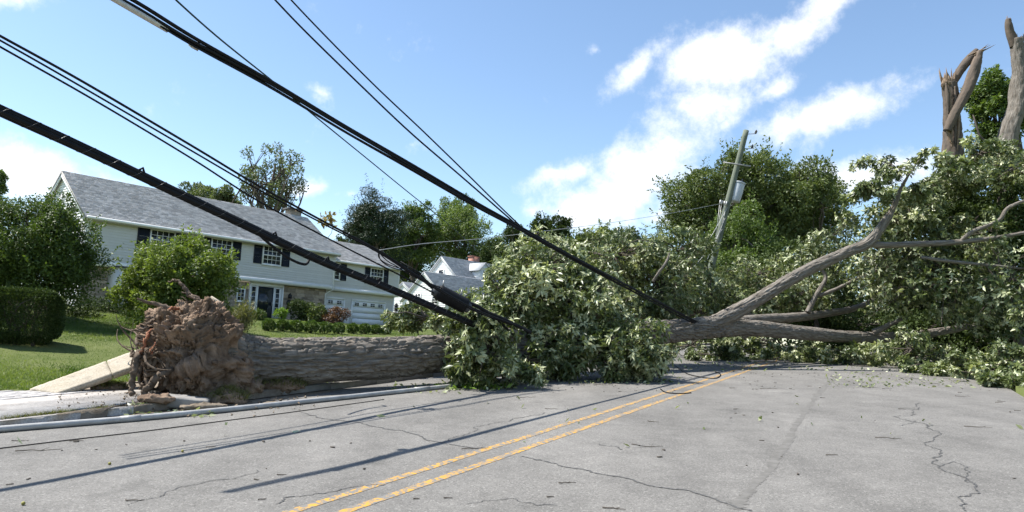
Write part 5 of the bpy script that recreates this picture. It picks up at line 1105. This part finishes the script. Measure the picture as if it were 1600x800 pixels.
# ------------------------------------------------------------------ pipe and litter on the road
def pipe():
    Q = [on_ground(px, py) for px, py in ((-160, 688), (0, 677), (250, 655), (480, 631), (690, 608), (800, 596), (890, 587))]; P = smooth_path(Q, 8); P[:, 2] = [float(zroad(p[:2] @ RU)) + .052 for p in P]
    t = thing('metal_pipe', 'long galvanised pipe lying in the gutter from the left edge to the leaves', 'pipe', P[0]); B = P[0]
    MB().tube(P - B, .050, 18).build('tube', M['galv'], t, smooth=True)
    for i in (14, 30): MB().tube(np.array([P[i], P[i + 1]]) - B, .056, 18).build('coupling', M['galv'], t, smooth=True)
pipe()
wire('wire', 'slack black wire curling on the road under the trunk', [(1060, 560), (1085, 575), (1120, 590), (1128, 584), (1095, 572), (1070, 566)], 24, 24, .01) if False else None
def ground_wire_or_shadow(label, pts, r, m='cable'):
    Q = np.array([on_ground(*q) for q in pts]); P = smooth_path(Q, 8); P[:, 2] = [float(zroad(p[:2] @ RU)) + r + .002 for p in P]; tag(MB().tube(P, r, 6).build('wire', M[m], None, None, True), label, 'wire')
ground_wire_or_shadow('slack black wire curling on the road where the yellow lines pass under the trunk', [(1055, 572), (1072, 584), (1095, 590), (1118, 592), (1126, 586), (1118, 582)], .015)
ground_wire_or_shadow('short loose wire end lying across the yellow lines', [(1032, 609), (1040, 614), (1060, 616), (1080, 615)], .014)
ground_wire_or_shadow('thin black strand drawn as a wire shadow along the road beside the galvanised pipe', [(-80, 712), (0, 702), (100, 690), (220, 676), (340, 660), (470, 643), (600, 625)], .008)  # thin dark tube stands in for an overhead wire's shadow on the asphalt
def twigs():
    rr = np.random.default_rng(12)
    spots = [(118, 690), (60, 705), (30, 690), (400, 752), (210, 785), (410, 782), (440, 744), (650, 782), (700, 780), (745, 702), (860, 778), (885, 756), (960, 797), (1010, 700), (945, 602), (1145, 607), (1265, 604), (1285, 622), (1360, 606), (1385, 608), (1500, 614), (1505, 620), (1560, 630), (1590, 642), (1480, 592), (1430, 592), (1530, 668), (1410, 640), (1390, 686), (1300, 712), (860, 640), (820, 622), (330, 700), (1200, 608), (1460, 600), (1565, 628), (1150, 640), (1020, 660)]
    def zone(px, py):
        if px < 470: return 'beside the shadow lines left of the yellow lines' if py < 740 else 'at the bottom left of the road'
        if px < 900: return 'near the yellow lines in the foreground' if py > 690 else 'before the left part of the leaf mound'
        if px < 1180: return 'right of the yellow lines'
        if px < 1400: return 'before the low limb of the fallen tree' if py < 630 else 'beside the paving seam'
        return 'along the leaves at the right edge' if py < 616 else 'beside the crack on the right'
    words = ['first', 'second', 'third', 'fourth', 'fifth', 'sixth', 'seventh', 'eighth', 'ninth', 'tenth', 'eleventh']; cnt = {}; spots = sorted(set(spots))
    for px, py in spots:
        zn = zone(px, py); cnt[zn] = cnt.get(zn, -1) + 1; lab = words[cnt[zn]] + ' twig from the left ' + zn
        p = on_ground(px, py); L = rr.uniform(.10, .5) if py < 720 else rr.uniform(.06, .2); a = rr.uniform(-.6, .6); k = 6; x = np.linspace(-L / 2, L / 2, k); q = np.stack([x * math.cos(a), x * math.sin(a), 0 * x], -1) + rr.normal(size=(k, 3)) * L * .05; q[:, 2] = np.abs(q[:, 2]) * .5 + .008
        mb = MB(); mb.tube(q, np.linspace(.007, .003, k), 5)
        if rr.random() < .6: e = q[3] + np.array([math.cos(a + .9), math.sin(a + .9), .15]) * L * .3; mb.tube([q[3], (q[3] + e) / 2, e], [.004, .003, .002], 4)
        o = mb.build('twig', M['bark2']); o.location = p; tag(o, lab, 'twig', 'twigs scattered on the road')
    for (px, py), lab in (((36, 790), 'green nut in the bottom left corner of the road'), ((285, 707), 'green nut on the road left of the middle shadow'), ((171, 727), 'green nut on the road between the two left shadows')):
        p = on_ground(px, py); q = rand_dir(1, rr)[0]; n = 10; th = np.linspace(0, math.pi, n); P = np.stack([0 * th, 0 * th, .018 - .018 * np.cos(th)], -1); o = MB().tube(P, np.maximum(.018 * np.sin(th), .002), 12).build('nut', M['nut'], None, None, True); o.location = p; tag(o, lab, 'nut')
twigs()
def litter():
    rr = np.random.default_rng(14); P = []
    for n, x0, x1, y0, y1 in ((260, 690, 800, 596, 610), (200, 850, 1060, 585, 600), (420, 1290, 1600, 572, 606), (120, 1060, 1300, 566, 580), (90, 200, 330, 636, 652), (36, 0, 1600, 610, 700), (60, 600, 700, 600, 615)):
        for k in range(n): P.append(on_ground(rr.uniform(x0, x1), rr.uniform(y0, y1), .012))
    P = np.array(P); n = len(P); D = nrm(np.stack([rr.normal(size=n), rr.normal(size=n), rr.random(n) * .5 + .05], -1)); L = rr.uniform(.06, .17, n); V, F3 = leaf_arrays(P, D, L, L * .45, rr, .1)
    o = link('leaf_litter', mesh_data('leaf_litter', V, [F3], M['leaf_fallen'], None, {'tint': np.repeat(rr.random(n), 4), 'pale': np.repeat(rr.random(n) * .8, 4)}), None, 'stuff'); tag(o, 'torn green leaves littering the road before the fallen crown', 'leaves')
    q = on_ground(735, 606); n = 150; P = q + rr.normal(size=(n, 3)) * [.5, .3, 0]; P[:, 2] = [gz(p[0], p[1]) + .06 + .04 * rr.random() for p in P]; D = nrm(np.stack([rr.normal(size=n), rr.normal(size=n), rr.random(n) * .5], -1)); L = rr.uniform(.12, .24, n); V, F3 = leaf_arrays(P, D, L, L * .42, rr, .12)
    o = link('torn_leaves', mesh_data('torn_leaves', V, [F3], M['leaf_lime'], None, {'tint': np.repeat(rr.random(n), 4)}), None, 'stuff'); tag(o, 'heap of pale torn leaves by the end of the galvanised pipe', 'leaves')
litter()
def chips():
    rr = np.random.default_rng(18); mb = MB()
    for n, x0, x1, y0, y1 in ((110, 690, 1060, 596, 614), (110, 1150, 1600, 583, 610), (14, 0, 600, 690, 760), (14, 1000, 1600, 640, 790)):
        for k in range(n):
            p = on_ground(rr.uniform(x0, x1), y0 + (y1 - y0) * rr.random() ** 2, .004); l, w = rr.uniform(.008, .04), rr.uniform(.004, .012); a = rr.uniform(0, 6.3); R_ = np.array([[math.cos(a), -math.sin(a), 0], [math.sin(a), math.cos(a), 0], [0, 0, 1]])
            mb.box(-l, l, -w, w, 0, rr.uniform(.004, .015), None, R_, p)
    tag(mb.build('bark_chips', M['bark2'], None, 'stuff'), 'small bark chips and bits scattered over the road', 'bark')
chips()
